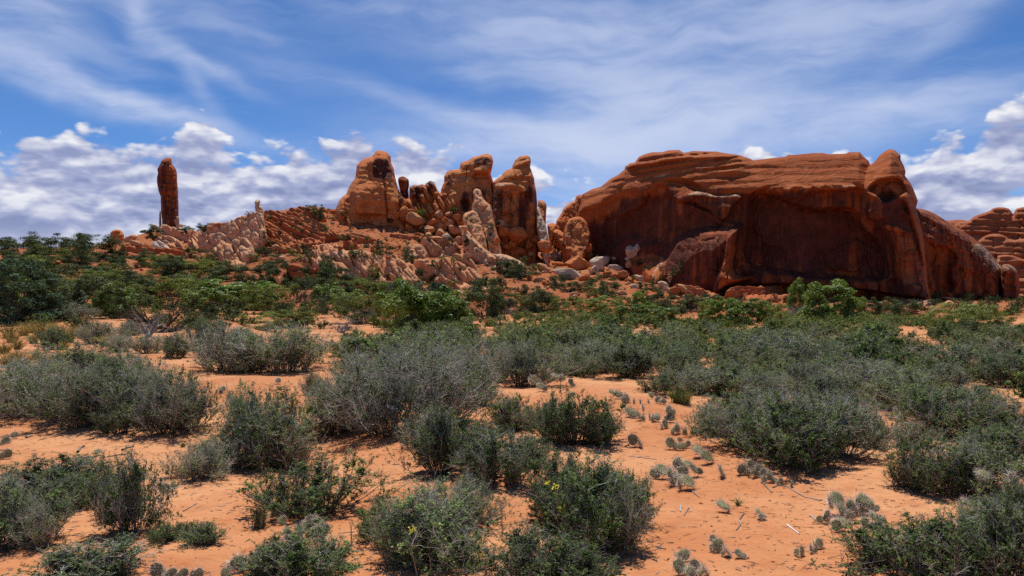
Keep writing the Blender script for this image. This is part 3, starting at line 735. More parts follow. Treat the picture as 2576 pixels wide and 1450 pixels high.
# --- the group of fins in the middle
FD = 222
finA = relief('sandstone_fin', Z2([(655, 640), (660, 560), (690, 490), (720, 455), (742, 440), (772, 370), (815, 310), (825, 215), (850, 187), (895, 160), (942, 148), (975, 105), (1002, 100), (1060, 115), (1085, 140), (1091, 195), (1110, 240), (1122, 310), (1142, 390), (1180, 490), (1205, 560), (1210, 660), (900, 700)]),
    FD, 15, 5, 9, ORANGE, 1.9,
    lambda px, py, s, m: 8.5 * np.clip((py - np.interp(px, [840, 890, 940, 960, 985, 1010], [520, 420, 385, 378, 400, 500])) / 90, 0, 1) ** .7 + 1.7 * feat(Z2([(760, 640), (745, 470), (820, 330), (930, 290), (1010, 380), (1060, 520), (1010, 640)]), 30, px, py)
    - 1.2 * sstep(np.abs(px - 858 - .12 * (py - 450)), 5, 0) * sstep(py, 440, 470) + 1.3 * feat(Z2([(660, 480), (745, 430), (770, 470), (760, 640), (640, 640)]), 14, px, py) - .7 * feat(Z2([(935, 180), (980, 150), (1095, 210), (1120, 320), (1040, 320), (940, 280)]), 14, px, py) + 1.2 * fbm(px / 22, py / 30, 0, 4, 37) + .45 * strata_prof(px, py, 15, .10, 10, 38)
    - 1.6 * sstep(np.abs(px - 972 - .10 * (py - 520)), 4, 0) * sstep(py, 440, 470) - 1.8 * sstep(py, 536, 546) * sstep(px, 880, 930),
    None, lambda px, py, s: .15 + .85 * feat(Z2([(935, 170), (985, 140), (1092, 170), (1125, 330), (1030, 340), (935, 310), (930, 230)]), 8, px, py) + .55 * feat(Z2([(760, 560), (900, 380), (1040, 480), (1050, 600), (860, 640)]), 50, px, py), (.45, .14), 0, seed=14, fine=.1)
tag(finA, 'broad orange sandstone fin with dark stained upper face, leftmost of the fin group', 'rock fin')
knob = relief('rock_pillar', Z2([(1170, 520), (1158, 420), (1150, 360), (1148, 318), (1165, 304), (1190, 302), (1210, 318), (1226, 330), (1230, 380), (1222, 415), (1233, 480), (1236, 560)]), 221, 10, 3.2, 3.5, RED, 1.3, lambda px, py, s, m: .8 * strata_prof(px, py, 13, 0, 4, 39), None, .5, (.5, .3), 1, seed=15)
tag(knob, 'small dark rounded knob pillar just right of the broad orange fin', 'rock pillar')
ridge = relief('sandstone_ridge', Z2([(1140, 700), (1135, 450), (1165, 420), (1195, 455), (1232, 470), (1236, 385), (1262, 372), (1300, 370), (1330, 362), (1352, 372), (1362, 352), (1392, 335), (1425, 350), (1436, 376), (1452, 412), (1480, 440), (1500, 425), (1540, 420), (1580, 470), (1604, 520), (1602, 620), (1700, 640), (1700, 720)]), 218, 10, 3.5, 6, ORANGE, 1.8,
    lambda px, py, s, m: 3.4 * np.clip((py - 470) / 90, 0, 1) + 2.4 * (cells(px, py, 40, 17, 62, 40)[0] - .4) + .8 * fbm(px / 12, py / 16, 0, 3, 42),
    lambda px, py, s: .9 * feat(Z2([(1360, 375), (1362, 340), (1400, 325), (1440, 350), (1436, 378), (1400, 372)]), 2, px, py, 0), lambda px, py, s: .2 + .4 * (1 - sstep(py, 490, 530)), (.5, .2), 0, seed=16, fine=.12)
tag(ridge, 'low broken orange ridge with a pale capped tooth between the two larger fins', 'rock ridge')
finB = relief('sandstone_fin', Z2([(1440, 660), (1470, 460), (1478, 400), (1505, 340), (1503, 300), (1530, 262), (1560, 250), (1618, 247), (1630, 197), (1690, 176), (1722, 155), (1775, 140), (1832, 124), (1868, 140), (1881, 180), (1874, 235), (1862, 285), (1880, 335), (1890, 420), (1897, 540), (1900, 680), (1700, 720)]),
    FD + 1, 11, 4, 9, ORANGE, 1.8,
    lambda px, py, s, m: 6.8 * np.clip((py - np.interp(px, [1105, 1120, 1160, 1190, 1235], [450, 430, 415, 395, 388])) / 110, 0, 1) ** .8 + 1.8 * (1 - sstep(py, 432, 445)) * strata_prof(px, py, 24, -.25, 8, 44, .4) * sstep(px, 1100, 1130)
    + 1.5 * feat(Z2([(1690, 180), (1830, 120), (1885, 180), (1870, 285), (1700, 270)]), 6, px, py) - 1.6 * feat(Z2([(1700, 285), (1870, 275), (1880, 320), (1720, 330)]), 4, px, py) - 2.4 * feat(Z2([(1590, 480), (1700, 460), (1720, 560), (1640, 600)]), 12, px, py) - 1.1 * sstep(np.abs(px - 1176 + .10 * (py - 420)), 3, 0) * (1 - sstep(py, 440, 470)) + 1.1 * fbm(px / 16, py / 26, 0, 4, 45) + .35 * strata_prof(px, py, 14, -.15, 10, 245),
    lambda px, py, s: .45 * feat(Z2([(1505, 340), (1640, 290), (1700, 290), (1640, 350), (1500, 380)]), 5, px, py), lambda px, py, s: .22 + .6 * feat(Z2([(1580, 430), (1760, 340), (1890, 440), (1890, 640), (1600, 620)]), 20, px, py) + .4 * feat(Z2([(1680, 180), (1830, 120), (1885, 180), (1870, 285)]), 8, px, py), (.45, .16), 0, seed=17, fine=.1)
tag(finB, 'stepped orange sandstone fin with overhanging head, middle of the fin group', 'rock fin')
finC = relief('sandstone_fin', Z2([(1870, 660), (1880, 480), (1880, 345), (1905, 325), (1940, 300), (1960, 270), (1990, 250), (2022, 240), (2032, 210), (2050, 178), (2085, 146), (2140, 138), (2164, 152), (2170, 182), (2165, 232), (2195, 312), (2214, 430), (2221, 500), (2226, 700), (2230, 820), (2000, 820), (1890, 760)]),
    214, 11, 4, 9, ORANGE, 1.8,
    lambda px, py, s, m: 6.4 * np.clip((py - np.interp(px, [1240, 1285, 1310, 1335, 1352], [455, 430, 395, 392, 500])) / 100, 0, 1) ** .75 + 1.6 * feat(Z2([(1880, 350), (2020, 345), (2110, 350), (2160, 430), (2120, 440), (2040, 390), (1900, 420)]), 8, px, py) - 1.3 * feat(Z2([(2000, 310), (2200, 300), (2210, 350), (2020, 340)]), 4, px, py) - 2.2 * sstep(py, 480, 500) * sstep(px, 1240, 1262) + 1.5 * (1 - sstep(py, 450, 465)) * strata_prof(px, py, 22, -.3, 8, 46, .4) + 1.0 * fbm(px / 15, py / 26, 0, 4, 47) + .35 * strata_prof(px, py, 15, -.15, 10, 247),
    lambda px, py, s: .5 * feat(Z2([(1880, 350), (2000, 340), (2110, 350), (2100, 372), (1980, 380), (1890, 400)]), 4, px, py), lambda px, py, s: .1 + .5 * sstep(py, 462, 490) + .4 * feat(Z2([(2165, 232), (2220, 500), (2150, 520), (2130, 300)]), 8, px, py), (.45, .16), 0, seed=18, fine=.1)
tag(finC, 'dark faced sandstone fin with a leaning pointed head, rightmost of the fin group', 'rock fin')
for nm, out, dpt, mt, pl, lab, cat in [
    ('pale_fin', [(1715, 600), (1720, 520), (1732, 470), (1722, 425), (1740, 396), (1768, 398), (1790, 420), (1802, 470), (1840, 510), (1866, 530), (1880, 620), (1905, 720), (1940, 830), (1966, 890), (1940, 905), (1870, 892), (1812, 760), (1750, 640)], 200, PALE, .34, 'tall thin pale blade of rock leaning in front of the middle fin', 'rock fin'),
    ('rock_slab', [(1640, 650), (1650, 590), (1700, 572), (1738, 558), (1770, 590), (1792, 640), (1812, 720), (1840, 800), (1870, 890), (1820, 880), (1760, 830), (1700, 760), (1660, 700)], 196, PALE, .3, 'broad pale rounded slab left of the thin pale blade', 'rock slab'),
    ('rock_slab', [(1600, 690), (1650, 680), (1720, 760), (1800, 850), (1880, 910), (1960, 960), (1950, 1010), (1860, 1000), (1780, 950), (1700, 850)], 186, PALE, .35, 'long pale sloping slab below the thin pale blade', 'rock slab'),
    ('rock_slab', [(1880, 905), (1960, 900), (2060, 940), (2120, 975), (2145, 1000), (2100, 1015), (2000, 1015), (1930, 985)], 178, PALE, .55, 'low pale rounded slab at the bottom of the sloping slabs', 'rock slab'),
    ('rock_slab', [(2215, 700), (2218, 540), (2235, 540), (2262, 620), (2290, 690), (2310, 790), (2318, 830), (2270, 820), (2230, 780)], 208, WHITE, .4, 'narrow whitish slab leaning right of the dark faced fin', 'rock slab'),
    ('rock_block', [(2222, 600), (2225, 490), (2250, 480), (2285, 500), (2297, 530), (2290, 580), (2280, 640)], 224, ORANGE, .5, 'rounded block peeping out behind the dark faced fin', 'rock block'),
    ('rock_dome', [(2330, 720), (2360, 655), (2400, 600), (2430, 540), (2470, 510), (2520, 488), (2560, 470), (2600, 520), (2600, 740)], 229, ORANGE, .15, 'rounded orange dome at the left end of the mesa', 'rock dome'),
    ('rock_tower', [(2510, 640), (2512, 480), (2530, 448), (2560, 440), (2590, 460), (2600, 640)], 227, ORANGE, .1, 'squat block standing on the left shoulder of the mesa', 'rock block'),
    ('standing_boulder', [(2425, 850), (2418, 760), (2432, 690), (2470, 630), (2520, 612), (2570, 618), (2605, 660), (2628, 730), (2632, 800), (2610, 860), (2560, 885), (2480, 890)], 206, ORANGE, .1, 'huge upright rounded boulder leaning on the left end of the mesa', 'boulder'),
    ('rock_slab', [(2340, 745), (2350, 715), (2390, 710), (2440, 760), (2490, 820), (2515, 870), (2500, 890), (2440, 880), (2390, 820)], 210, ORANGE, .05, 'long orange slab sliding down left of the huge upright boulder', 'rock slab'),
    ('rock_block', [(2295, 690), (2310, 665), (2345, 660), (2372, 680), (2370, 715), (2330, 725)], 216, ORANGE, .05, 'small round orange block above the long orange slab', 'rock block')]:
    tag(relief(nm, Z2(out), dpt, 8, 3.0 if nm != 'pale_fin' else 2.0, 4, mt, 1.5, lambda px, py, s, m: .9 * fbm(px / 13, py / 17, 0, 4, 48) + .62 * (py - py.min()) * m, pl, .12 if nm != 'standing_boulder' else .4, (.4, .25), 1, seed=19 + len(lab) % 7, fine=.12), lab, cat)

# --- bedrock outcrops that follow the slope: front = ground pushed out along its normal
def outcrop(name, outline, mat, thick, R, step, bump, pale=None, varnish=.1, seed=0, smooth=1, push=(0, -.80, .60), lean=1.1):
    P = chaikin(outline, smooth)
    x0, y0 = P.min(0) - step * 1.5; x1, y1 = P.max(0) + step * 1.5
    gx, gy = np.meshgrid(np.arange(x0, x1 + step, step), np.arange(y0, y1 + step, step), indexing='ij')
    S, bx, by = sdf(P, gx, gy)
    wob = 5.0 * fbm(gx / 22, gy / 22, 0, 4, 80 + seed)
    inside = S > 0
    cell = inside[:-1, :-1] | inside[1:, :-1] | inside[:-1, 1:] | inside[1:, 1:]
    used = np.zeros_like(inside)
    for a in (0, 1):
        for b in (0, 1): used[a:cell.shape[0] + a, b:cell.shape[1] + b] |= cell
    rim = used & ~inside
    gx = np.where(rim, bx, gx); gy = np.where(rim, by, gy); S = np.where(rim, 0, np.maximum(S, 0))
    px, py, s = gx[used], gy[used], S[used]
    bot = P[P[:, 1] >= np.quantile(P[:, 1], .55)]
    cD = np.polyfit(bot[:, 0], hit_depth(bot[:, 0], bot[:, 1]), 1); cY = np.polyfit(bot[:, 0], bot[:, 1], 1)
    D = np.minimum(hit_depth(px, py), np.polyval(cD, px) + lean * np.clip(np.polyval(cY, px) + 6 - py, -8, 999) * np.polyval(cD, px) / F)
    # smooth the base depth so that steps of the ground do not show through
    base = at(px, py, D)
    b = dome(np.maximum(s + wob[used] * (s > 0), 0) * (s > 0), R)
    h = .52 * thick * b * (.35 + bump(px, py)) - .4
    h = h + .3 * fbm(base[:, 0] * .5, base[:, 2] * .5, base[:, 1] * .15, 4, 90 + seed) * b
    pv = np.array(push)
    front = base + pv[None] * h[:, None]
    back = base - pv[None] * 2.2
    idx = -np.ones(inside.shape, int); idx[used] = np.arange(used.sum())
    insu = inside[used]
    bidx = np.where(insu, np.cumsum(insu) - 1 + len(px), np.arange(len(px)))
    i, j = np.nonzero(cell)
    q = np.stack([idx[i, j], idx[i + 1, j], idx[i + 1, j + 1], idx[i, j + 1]], -1)
    V = np.concatenate([front, back[insu]])
    def at_(f):
        v = f(px, py, s) if callable(f) else np.full(px.shape, 0.0 if f is None else f)
        return np.concatenate([v, v[insu]])
    return link(name, mesh_of(name, V, [q, bidx[q][:, ::-1]], mat, {'pale': at_(pale), 'varnish': at_(varnish)}))
def cellbump(lu, lv, ang, seed, amp=1.0):
    def f(px, py):
        c, cid = cells(px, py, lu, lv, ang, seed)
        c2, _ = cells(px, py, lu * .45, lv * .45, ang + 12, seed + 20)
        return amp * (c * (.6 + .5 * cid) * .8 + .30 * c2)
    return f
OUT = [
    ('slickrock_outcrop', Z2([(390, 960), (430, 900), (520, 825), (620, 830), (720, 860), (760, 920), (790, 1010), (800, 1090), (760, 1120), (560, 1070), (420, 1010)]), PALE, 3.6, 18, 1.7, cellbump(90, 27, 64, 101), .12, 'pale knobbly slickrock outcrop at the lower left of the red slope'),
    ('slickrock_outcrop', Z2([(790, 930), (850, 880), (940, 900), (1010, 980), (1050, 1060), (1080, 1130), (1000, 1150), (880, 1100), (800, 1030)]), PALE, 3.6, 18, 1.7, cellbump(100, 26, 58, 103), .05, 'orange tan slickrock ribs left of the double ribbed outcrop'),
    ('slickrock_outcrop', Z2([(1040, 910), (1080, 890), (1180, 950), (1260, 1030), (1340, 1130), (1380, 1190), (1250, 1170), (1120, 1150), (1060, 1060)]), PALE, 3.4, 15, 1.7, cellbump(120, 25, 47, 105), .05, 'double ribbed tan slickrock outcrop at mid foot of the slope'),
    ('slickrock_outcrop', Z2([(1180, 880), (1230, 830), (1320, 820), (1380, 870), (1405, 930), (1330, 945), (1230, 930)]), PALE, 3.2, 18, 1.7, cellbump(60, 32, 30, 107), .1, 'smooth tan slickrock hump above the ribbed outcrops'),
    ('slickrock_outcrop', Z2([(1320, 810), (1400, 785), (1500, 800), (1600, 830), (1640, 880), (1600, 920), (1500, 930), (1400, 930), (1350, 880)]), PALE, 4.4, 18, 1.7, cellbump(80, 40, 40, 109), .1, 'bulging tan slickrock shoulder under the boulder pile'),
    ('slickrock_outcrop', Z2([(1250, 990), (1350, 960), (1480, 960), (1560, 920), (1660, 930), (1760, 990), (1780, 1080), (1850, 1130), (1930, 1190), (1900, 1215), (1760, 1180), (1640, 1190), (1500, 1150), (1380, 1120), (1300, 1060)]), PALE, 4.2, 18, 1.7, cellbump(110, 36, 43, 111), .08, 'wide tan slickrock apron of sloping lobes below the fins'),
    ('slickrock_outcrop', Z2([(560, 850), (760, 870), (1000, 910), (1250, 970), (1320, 1060), (1380, 1150), (1200, 1165), (900, 1120), (640, 1070), (470, 1010)]), PALE, 2.6, 20, 1.8, cellbump(110, 34, 54, 161), .05, 'low tan slickrock sheet under the ribbed outcrops'),
    ('slickrock_outcrop', Z2([(1650, 700), (1760, 830), (1900, 920), (2140, 1000), (2100, 1060), (1930, 1060), (1800, 980), (1690, 880), (1630, 800)]), PALE, 3.0, 14, 1.8, cellbump(100, 30, 42, 163), .3, 'long tan slickrock strip running down to the talus'),
    ('layered_ledge', Z2([(700, 730), (900, 740), (1050, 800), (1240, 850), (1200, 880), (1020, 850), (860, 810), (740, 790)]), DARKRED, 2.0, 9, 1.8, lambda px, py: .7 * strata_prof(px, py, 10, .25, 5, 165, .5), 0, 'faint dark ledge across the open red slope'),
    ('layered_ledge', Z2([(940, 640), (1060, 628), (1160, 640), (1260, 675), (1340, 705), (1340, 740), (1230, 725), (1120, 690), (1000, 670), (930, 660)]), DARKRED, 3.0, 8, 1.6, lambda px, py: .8 * strata_prof(px, py, 7, .22, 4, 113, .5), lambda px, py, s: .8 * sstep(-(py - np.interp(px, [930, 1000, 1060, 1070], [553, 556, 572, 580])), -2, 2), 'thin dark ledge with a whitish top edge under the broad orange fin'),
    ('layered_ledge', Z2([(1060, 740), (1180, 740), (1340, 745), (1360, 780), (1240, 800), (1120, 780)]), DARKRED, 2.2, 8, 1.7, lambda px, py: .7 * strata_prof(px, py, 9, .15, 5, 115, .5), 0, 'low dark red ledge in the middle of the red slope'),
    ('tilted_beds', Z2([(100, 570), (180, 560), (280, 590), (360, 545), (440, 545), (580, 590), (580, 620), (450, 610), (520, 660), (640, 730), (700, 770), (620, 790), (560, 850), (420, 860), (330, 890), (230, 850), (180, 850), (130, 750), (110, 650)]), DARKRED, 3.0, 9, 1.5, lambda px, py: .55 * strata_prof(px, py, 11, .40, 9, 117, .55) + .4 * cells(px, py, 60, 16, 24, 119)[1] + .35 * cells(px, py, 22, 9, 26, 219)[0], 0, 'dark red tilted beds of broken ledges on the left of the slope'),
    ('tilted_beds', Z2([(100, 640), (190, 680), (300, 760), (380, 830), (470, 840), (440, 880), (300, 900), (130, 880), (60, 780)]), DARKRED, 3.0, 9, 1.5, lambda px, py: .55 * strata_prof(px, py, 10, .32, 9, 121, .55) + .4 * cells(px, py, 50, 15, 30, 123)[1] + .35 * cells(px, py, 20, 9, 28, 223)[0], 0, 'lower dark red broken beds just right of the pale columns'),
    ('rock_block', Z2([(715, 830), (730, 790), (790, 785), (830, 810), (835, 890), (770, 890)]), DARKRED, 4.5, 10, 1.5, cellbump(40, 22, 80, 125), 0, 'dark red block standing on the lower red slope'),
    ('rock_block', Z2([(920, 870), (950, 830), (1010, 840), (1020, 900), (960, 910)]), DARKRED, 4.0, 10, 1.5, cellbump(30, 22, 80, 127), 0, 'squat dark red block just above the ribbed slickrock'),
    ('layered_ledge', Z2([(270, 1010), (400, 1010), (560, 1040), (760, 1110), (1000, 1140), (1200, 1130), (1080, 1170), (860, 1160), (600, 1110), (300, 1090)]), DARKRED, 2.6, 9, 1.8, lambda px, py: .8 * strata_prof(px, py, 11, .10, 5, 129, .5) + .3 * cells(px, py, 26, 12, 10, 130)[0], 0, 'dark red broken ledge running along the foot of the slickrock'),
    ('pale_columns', Z1([(1430, 800), (1440, 690), (1480, 640), (1560, 620), (1600, 640), (1680, 610), (1750, 570), (1840, 560), (1900, 530), (1910, 620), (1930, 700), (1900, 780), (1830, 860), (1800, 900), (1600, 900), (1560, 830), (1480, 810)]), PALE, 3.0, 9, 1.2, cellbump(32, 26, 78, 131, .9), .42, 'cluster of pale rounded rock columns left of the red beds'),
    ('pale_columns', Z1([(1570, 880), (1580, 760), (1610, 735), (1660, 780), (1740, 740), (1800, 740), (1840, 800), (1820, 880), (1780, 930), (1740, 970), (1690, 970), (1640, 910)]), PALE, 3.4, 9, 1.2, cellbump(40, 28, 84, 133, .9), .35, 'lower cluster of pale upright columns with red foot'),
    ('layered_ledge', Z1([(840, 860), (900, 790), (1000, 770), (1100, 790), (1200, 820), (1330, 800), (1340, 840), (1260, 870), (1050, 870), (900, 880)]), DARKRED, 3.4, 10, 1.4, lambda px, py: .7 * strata_prof(px, py, 12, .08, 6, 135, .6) + .3 * cells(px, py, 30, 13, 15, 136)[0], .0, 'dark red ledge below the lone spire'),
    ('slickrock_outcrop', Z1([(1100, 730), (1200, 715), (1290, 730), (1330, 790), (1300, 815), (1200, 790), (1130, 790)]), PALE, 4.0, 12, 1.3, cellbump(44, 20, 28, 137), .25, 'pale slickrock slab just below the lone spire'),
    ('slickrock_outcrop', Z1([(1095, 780), (1150, 750), (1220, 780), (1230, 820), (1160, 830), (1100, 800)]), WHITE, 3.0, 10, 1.3, cellbump(44, 24, 28, 138), .5, 'whitish slab below the pale slickrock under the lone spire'),
    ('slickrock_outcrop', Z1([(1155, 700), (1165, 640), (1205, 630), (1270, 660), (1340, 690), (1430, 690), (1440, 800), (1400, 800), (1330, 740), (1240, 720)]), PALE, 5.0, 10, 1.3, cellbump(30, 16, 60, 139), .25, 'jumbled pale blocks around the right foot of the lone spire'),
    ('layered_ledge', Z1([(230, 980), (250, 900), (330, 890), (400, 895), (480, 920), (560, 940), (545, 965), (430, 970), (300, 1000)]), ORANGE, 2.0, 12, 1.6, cellbump(48, 16, 20, 141), .25, 'orange rock ledge among the trees on the left hill'),
    ('layered_ledge', Z1([(830, 970), (930, 965), (1040, 1010), (1160, 1030), (1280, 1060), (1180, 1062), (1070, 1045), (1000, 1060), (900, 1010)]), ORANGE, 1.8, 8, 1.6, cellbump(60, 12, 16, 143), .5, 'long thin pale ledge above the orange soil on the left hill'),
    ('layered_ledge', Z3([(1540, 1200), (1600, 1165), (1800, 1165), (2127, 1150), (2320, 1165), (2500, 1190), (2500, 1260), (2200, 1270), (1900, 1290), (1650, 1250)]), DARKRED, 2.6, 10, 1.8, lambda px, py: .8 * strata_prof(px, py, 10, .04, 6, 145, .5) + .35 * cells(px, py, 28, 11, 5, 146)[0], .05, 'red layered ledge along the dark undercut of the mesa'),
    ('layered_ledge', Z4([(1000, 1245), (1100, 1235), (1250, 1245), (1440, 1275), (1450, 1310), (1300, 1300), (1050, 1275)]), PALE, 1.7, 7, 1.5, cellbump(40, 12, 8, 147), .4, 'pale slabby ledge below the prow of the mesa'),
    ('layered_ledge', Z3([(1130, 1150), (1280, 1140), (1430, 1190), (1500, 1240), (1400, 1260), (1250, 1220), (1120, 1190)]), DARKRED, 2.2, 9, 1.7, cellbump(40, 15, 18, 149), .1, 'crumbling red ledge at the foot of the rounded buttress'),
    ('layered_ledge', Z3([(1230, 1270), (1330, 1250), (1440, 1280), (1420, 1330), (1300, 1340)]), ORANGE, 1.8, 9, 1.7, cellbump(40, 14, 8, 151), .5, 'pale stacked ledge between the shrubs below the mesa'),
    ('layered_ledge', Z3([(590, 1045), (680, 1045), (800, 1085), (850, 1120), (820, 1135), (700, 1090), (610, 1065)]), DARKRED, 2.4, 6, 1.6, cellbump(60, 14, 22, 153), 0, 'dark red tilted slab below the left end of the mesa')]
for k, (nm, out, mt, th, R, stp, bf, pl, lab) in enumerate(OUT):
    tag(outcrop(nm, out, mt, th, R, stp, bf, pl, .1, seed=k), lab, {'slickrock_outcrop': 'slickrock', 'layered_ledge': 'rock ledge', 'tilted_beds': 'rock beds', 'rock_block': 'rock block', 'pale_columns': 'rock columns'}[nm])
# hoodoo on the crest
for nm, out, dpt, mt, lab in [('hoodoo', [(1840, 660), (1846, 590), (1855, 540), (1848, 510), (1852, 488), (1845, 470), (1858, 452), (1884, 450), (1888, 472), (1880, 490), (1905, 510), (1912, 540), (1925, 590), (1930, 650), (1910, 680)], 236, WHITE, 'small pale hoodoo with a balanced head on the ridge crest'),
                              ('balanced_boulder', [(800, 735), (796, 705), (806, 682), (830, 669), (862, 668), (885, 680), (902, 712), (900, 740)], 322, ORANGE, 'single rounded orange boulder on the skyline left of the spire')]:
    tag(relief(nm, Z1(out), dpt, 7, 2.4, 2.6, mt, 1.0, lambda px, py, s, m: .7 * strata_prof(px, py, 9, .1, 3, 155), .3 if mt is WHITE else 0, .05, (.5, .35), 1, seed=31), lab, 'hoodoo' if nm == 'hoodoo' else 'boulder')

# ---------------------------------------------------------------- depth of the rock faces, for setting boulders and shrubs on them
ZBW, ZBH = 900, 480
ZB = np.full((ZBW, ZBH), 1e9)
def zb_add(o):
    me = o.data
    v = np.empty(len(me.vertices) * 3, np.float32); me.vertices.foreach_get('co', v); v = v.reshape(-1, 3).astype(float)
    px = v[:, 0] / v[:, 1] * F + CX; py = HY - (v[:, 2] - CAMZ) / v[:, 1] * F
    i = (px / 4).astype(int) + 60; j = (py / 3).astype(int)
    m = (i >= 0) & (i < ZBW) & (j >= 0) & (j < ZBH)
    np.minimum.at(ZB, (i[m], j[m]), v[m, 1])
for o in list(COL.objects):
    if o.type == 'MESH' and o.name != 'ground': zb_add(o)
def surf_depth(px, py):
    d_ = float(hit_depth(px, py))
    i, j = int(px / 4) + 60, int(py / 3)
    if 0 <= i < ZBW and 0 <= j < ZBH: d_ = min(d_, float(ZB[i, j]))
    return d_
REG = []                                            # things whose label is completed at the end: object, description, px, py, size
def later(o, desc, cat, px, py, size, group=None):
    tag(o, None, cat, group)
    REG.append((o, desc, px, py, size))

# ---------------------------------------------------------------- loose boulders
def rock_proto(seed, flat=1.0, sub=5, planes=16):
    rng = np.random.default_rng(seed)
    bm = bmesh.new(); bmesh.ops.create_icosphere(bm, subdivisions=sub, radius=1.0)
    bm.verts.ensure_lookup_table()
    V = np.array([v.co[:] for v in bm.verts]); Fc = np.array([[v.index for v in f.verts] for f in bm.faces]); bm.free()
    n = rng.normal(size=(planes, 3)); n /= np.linalg.norm(n, axis=1)[:, None]
    dst = rng.uniform(.50, .88, planes)
    r = 1.0 / np.maximum(V @ n.T / dst, 1e-3); r = np.where(V @ n.T > .02, r, 9)
    k = 26.0
    rr = -np.log(np.exp(-k * np.minimum(r, 3)).sum(1) + math.exp(-k * 1.05)) / k
    V = V * rr[:, None]
    nz = fbm(V[:, 0] * 1.6 + seed, V[:, 1] * 1.6, V[:, 2] * 1.6, 5, seed, .55)
    lay = np.abs(np.sin((V[:, 2] + .25 * V[:, 0] + .12 * fbm(V[:, 0] * 2, V[:, 1] * 2, V[:, 2] * 2, 2, seed + 4)) * 7)) ** .4
    V = V * (1 + .17 * nz + .03 * lay)[:, None]
    V[:, 2] *= flat
    V /= np.abs(V).max(0)[None]
    return mesh_of('boulder', V, Fc, ORANGE, {'pale': np.clip(.25 + .5 * V[:, 2], 0, 1) * .4, 'varnish': np.full(len(V), .15)})
ROCKS = [rock_proto(200 + k, sub=4 if k > 1 else 5, planes=(8, 11, 7, 12, 15, 9)[k % 6]) for k in range(9)]
_rk = random.Random(5)
MATW = {'O': ORANGE, 'P': PALE, 'W': WHITE, 'R': DARKRED}
NAMEW = {'O': 'orange', 'P': 'tan', 'W': 'whitish', 'R': 'dark red'}
def boulder(px, py, w_, h_, ang, m_, label=None, proto=None, deep=None):
    """a boulder w_ x h_ picture units, tilted ang degrees down to the right, resting on whatever lies under it"""
    dpt = surf_depth(px, py + .30 * h_) if deep is None else deep
    k = dpt / F
    me = ROCKS[_rk.randrange(len(ROCKS)) if proto is None else proto]
    o = link('boulder', me)
    sx, sz = w_ * k / 2, h_ * k / 2
    sy = min(sx, sz) * _rk.uniform(.8, 1.2)
    o.scale = (sx, sy, sz)
    o.rotation_euler = Euler((0, rad(ang), 0)) if label else Euler((_rk.uniform(-.2, .2), rad(ang), _rk.uniform(-.3, .3)))
    p = at(px, py, dpt - .25 * sy)
    o.location = p
    o.material_slots[0].link = 'OBJECT'; o.material_slots[0].material = MATW[m_]
    if label: tag(o, label, 'boulder', 'loose boulders below the cliffs')
    else:
        asp = w_ / max(h_, 1)
        shape = 'slab of rock' if asp > 2.1 else 'upright rock' if asp < .85 else 'boulder'
        later(o, f"{'large ' if w_ > 30 else 'small ' if w_ < 14 else ''}{NAMEW[m_]} {shape}", 'boulder', px, py, w_, 'loose boulders below the cliffs')
    return o
def bl(Z, rows):
    for r in rows:
        (cx, cy, w_, h_, a, m_), lab = r[:6], (r[6] if len(r) > 6 else None)
        (px, py), = Z([(cx, cy)])
        boulder(px, py, w_ * .36, h_ * .37, a, m_, lab)
bl(Z2, [(1265, 635, 145, 95, 25, 'P', 'two toned tan boulder with a pale half, top of the boulder pile'), (1195, 580, 75, 85, 0, 'O'), (1085, 605, 45, 62, 0, 'P'), (1140, 600, 60, 42, 0, 'O'), (1240, 575, 70, 60, 8, 'O'), (1420, 605, 65, 55, 0, 'O'), (1465, 598, 70, 66, 10, 'P'), (1540, 592, 60, 34, 0, 'P'),
        (1612, 618, 85, 52, 10, 'O'), (1412, 652, 105, 55, -8, 'O'), (1482, 688, 75, 84, 20, 'P'), (1552, 662, 95, 64, 8, 'P'), (1382, 722, 84, 74, -25, 'P'), (1388, 758, 54, 52, 0, 'P'), (1440, 722, 64, 50, 0, 'O'), (1474, 742, 104, 62, 0, 'P', 'broad tan boulder in the middle of the boulder pile'),
        (1582, 716, 92, 72, 18, 'P'), (1525, 772, 74, 58, 0, 'W'), (1622, 796, 72, 72, 0, 'P'), (1430, 780, 115, 36, 2, 'P'), (1664, 702, 55, 44, 0, 'P'), (1340, 700, 60, 44, 0, 'P'), (1505, 640, 55, 50, 0, 'O'), (1450, 640, 60, 45, 0, 'P'), (1330, 650, 50, 60, 0, 'W'),
        (1940, 668, 115, 66, 14, 'P', 'tan flat topped boulder wedged below the dark faced fin'), (1962, 738, 104, 92, 5, 'O'), (2072, 757, 155, 122, 24, 'O', 'big dark orange boulder below the dark faced fin'), (2155, 832, 84, 94, -10, 'O'), (2216, 792, 84, 64, 0, 'O'), (2225, 866, 76, 62, 0, 'O'), (2290, 842, 125, 92, 18, 'O', 'large orange boulder left of the huge upright boulder'),
        (2082, 872, 135, 66, 28, 'O'), (2040, 820, 70, 60, 0, 'O'), (2180, 900, 60, 40, 0, 'P'), (2390, 982, 105, 42, 2, 'O'), (1682, 912, 66, 44, -10, 'P'), (2350, 932, 115, 66, 28, 'W'), (1905, 800, 60, 60, 0, 'O'), (1985, 850, 70, 44, 20, 'O'),
        (560, 560, 60, 40, 12, 'O', 'orange boulder on the crest left of the broad fin'), (650, 575, 70, 40, 0, 'O'), (705, 582, 60, 34, 0, 'P'), (490, 575, 60, 24, 5, 'P'), (200, 855, 60, 50, 0, 'P'), (240, 940, 60, 40, 0, 'P'), (1080, 600, 40, 50, 0, 'O'), (740, 600, 50, 26, 0, 'P'), (620, 625, 40, 22, 0, 'P'), (1120, 620, 44, 34, 0, 'P')])
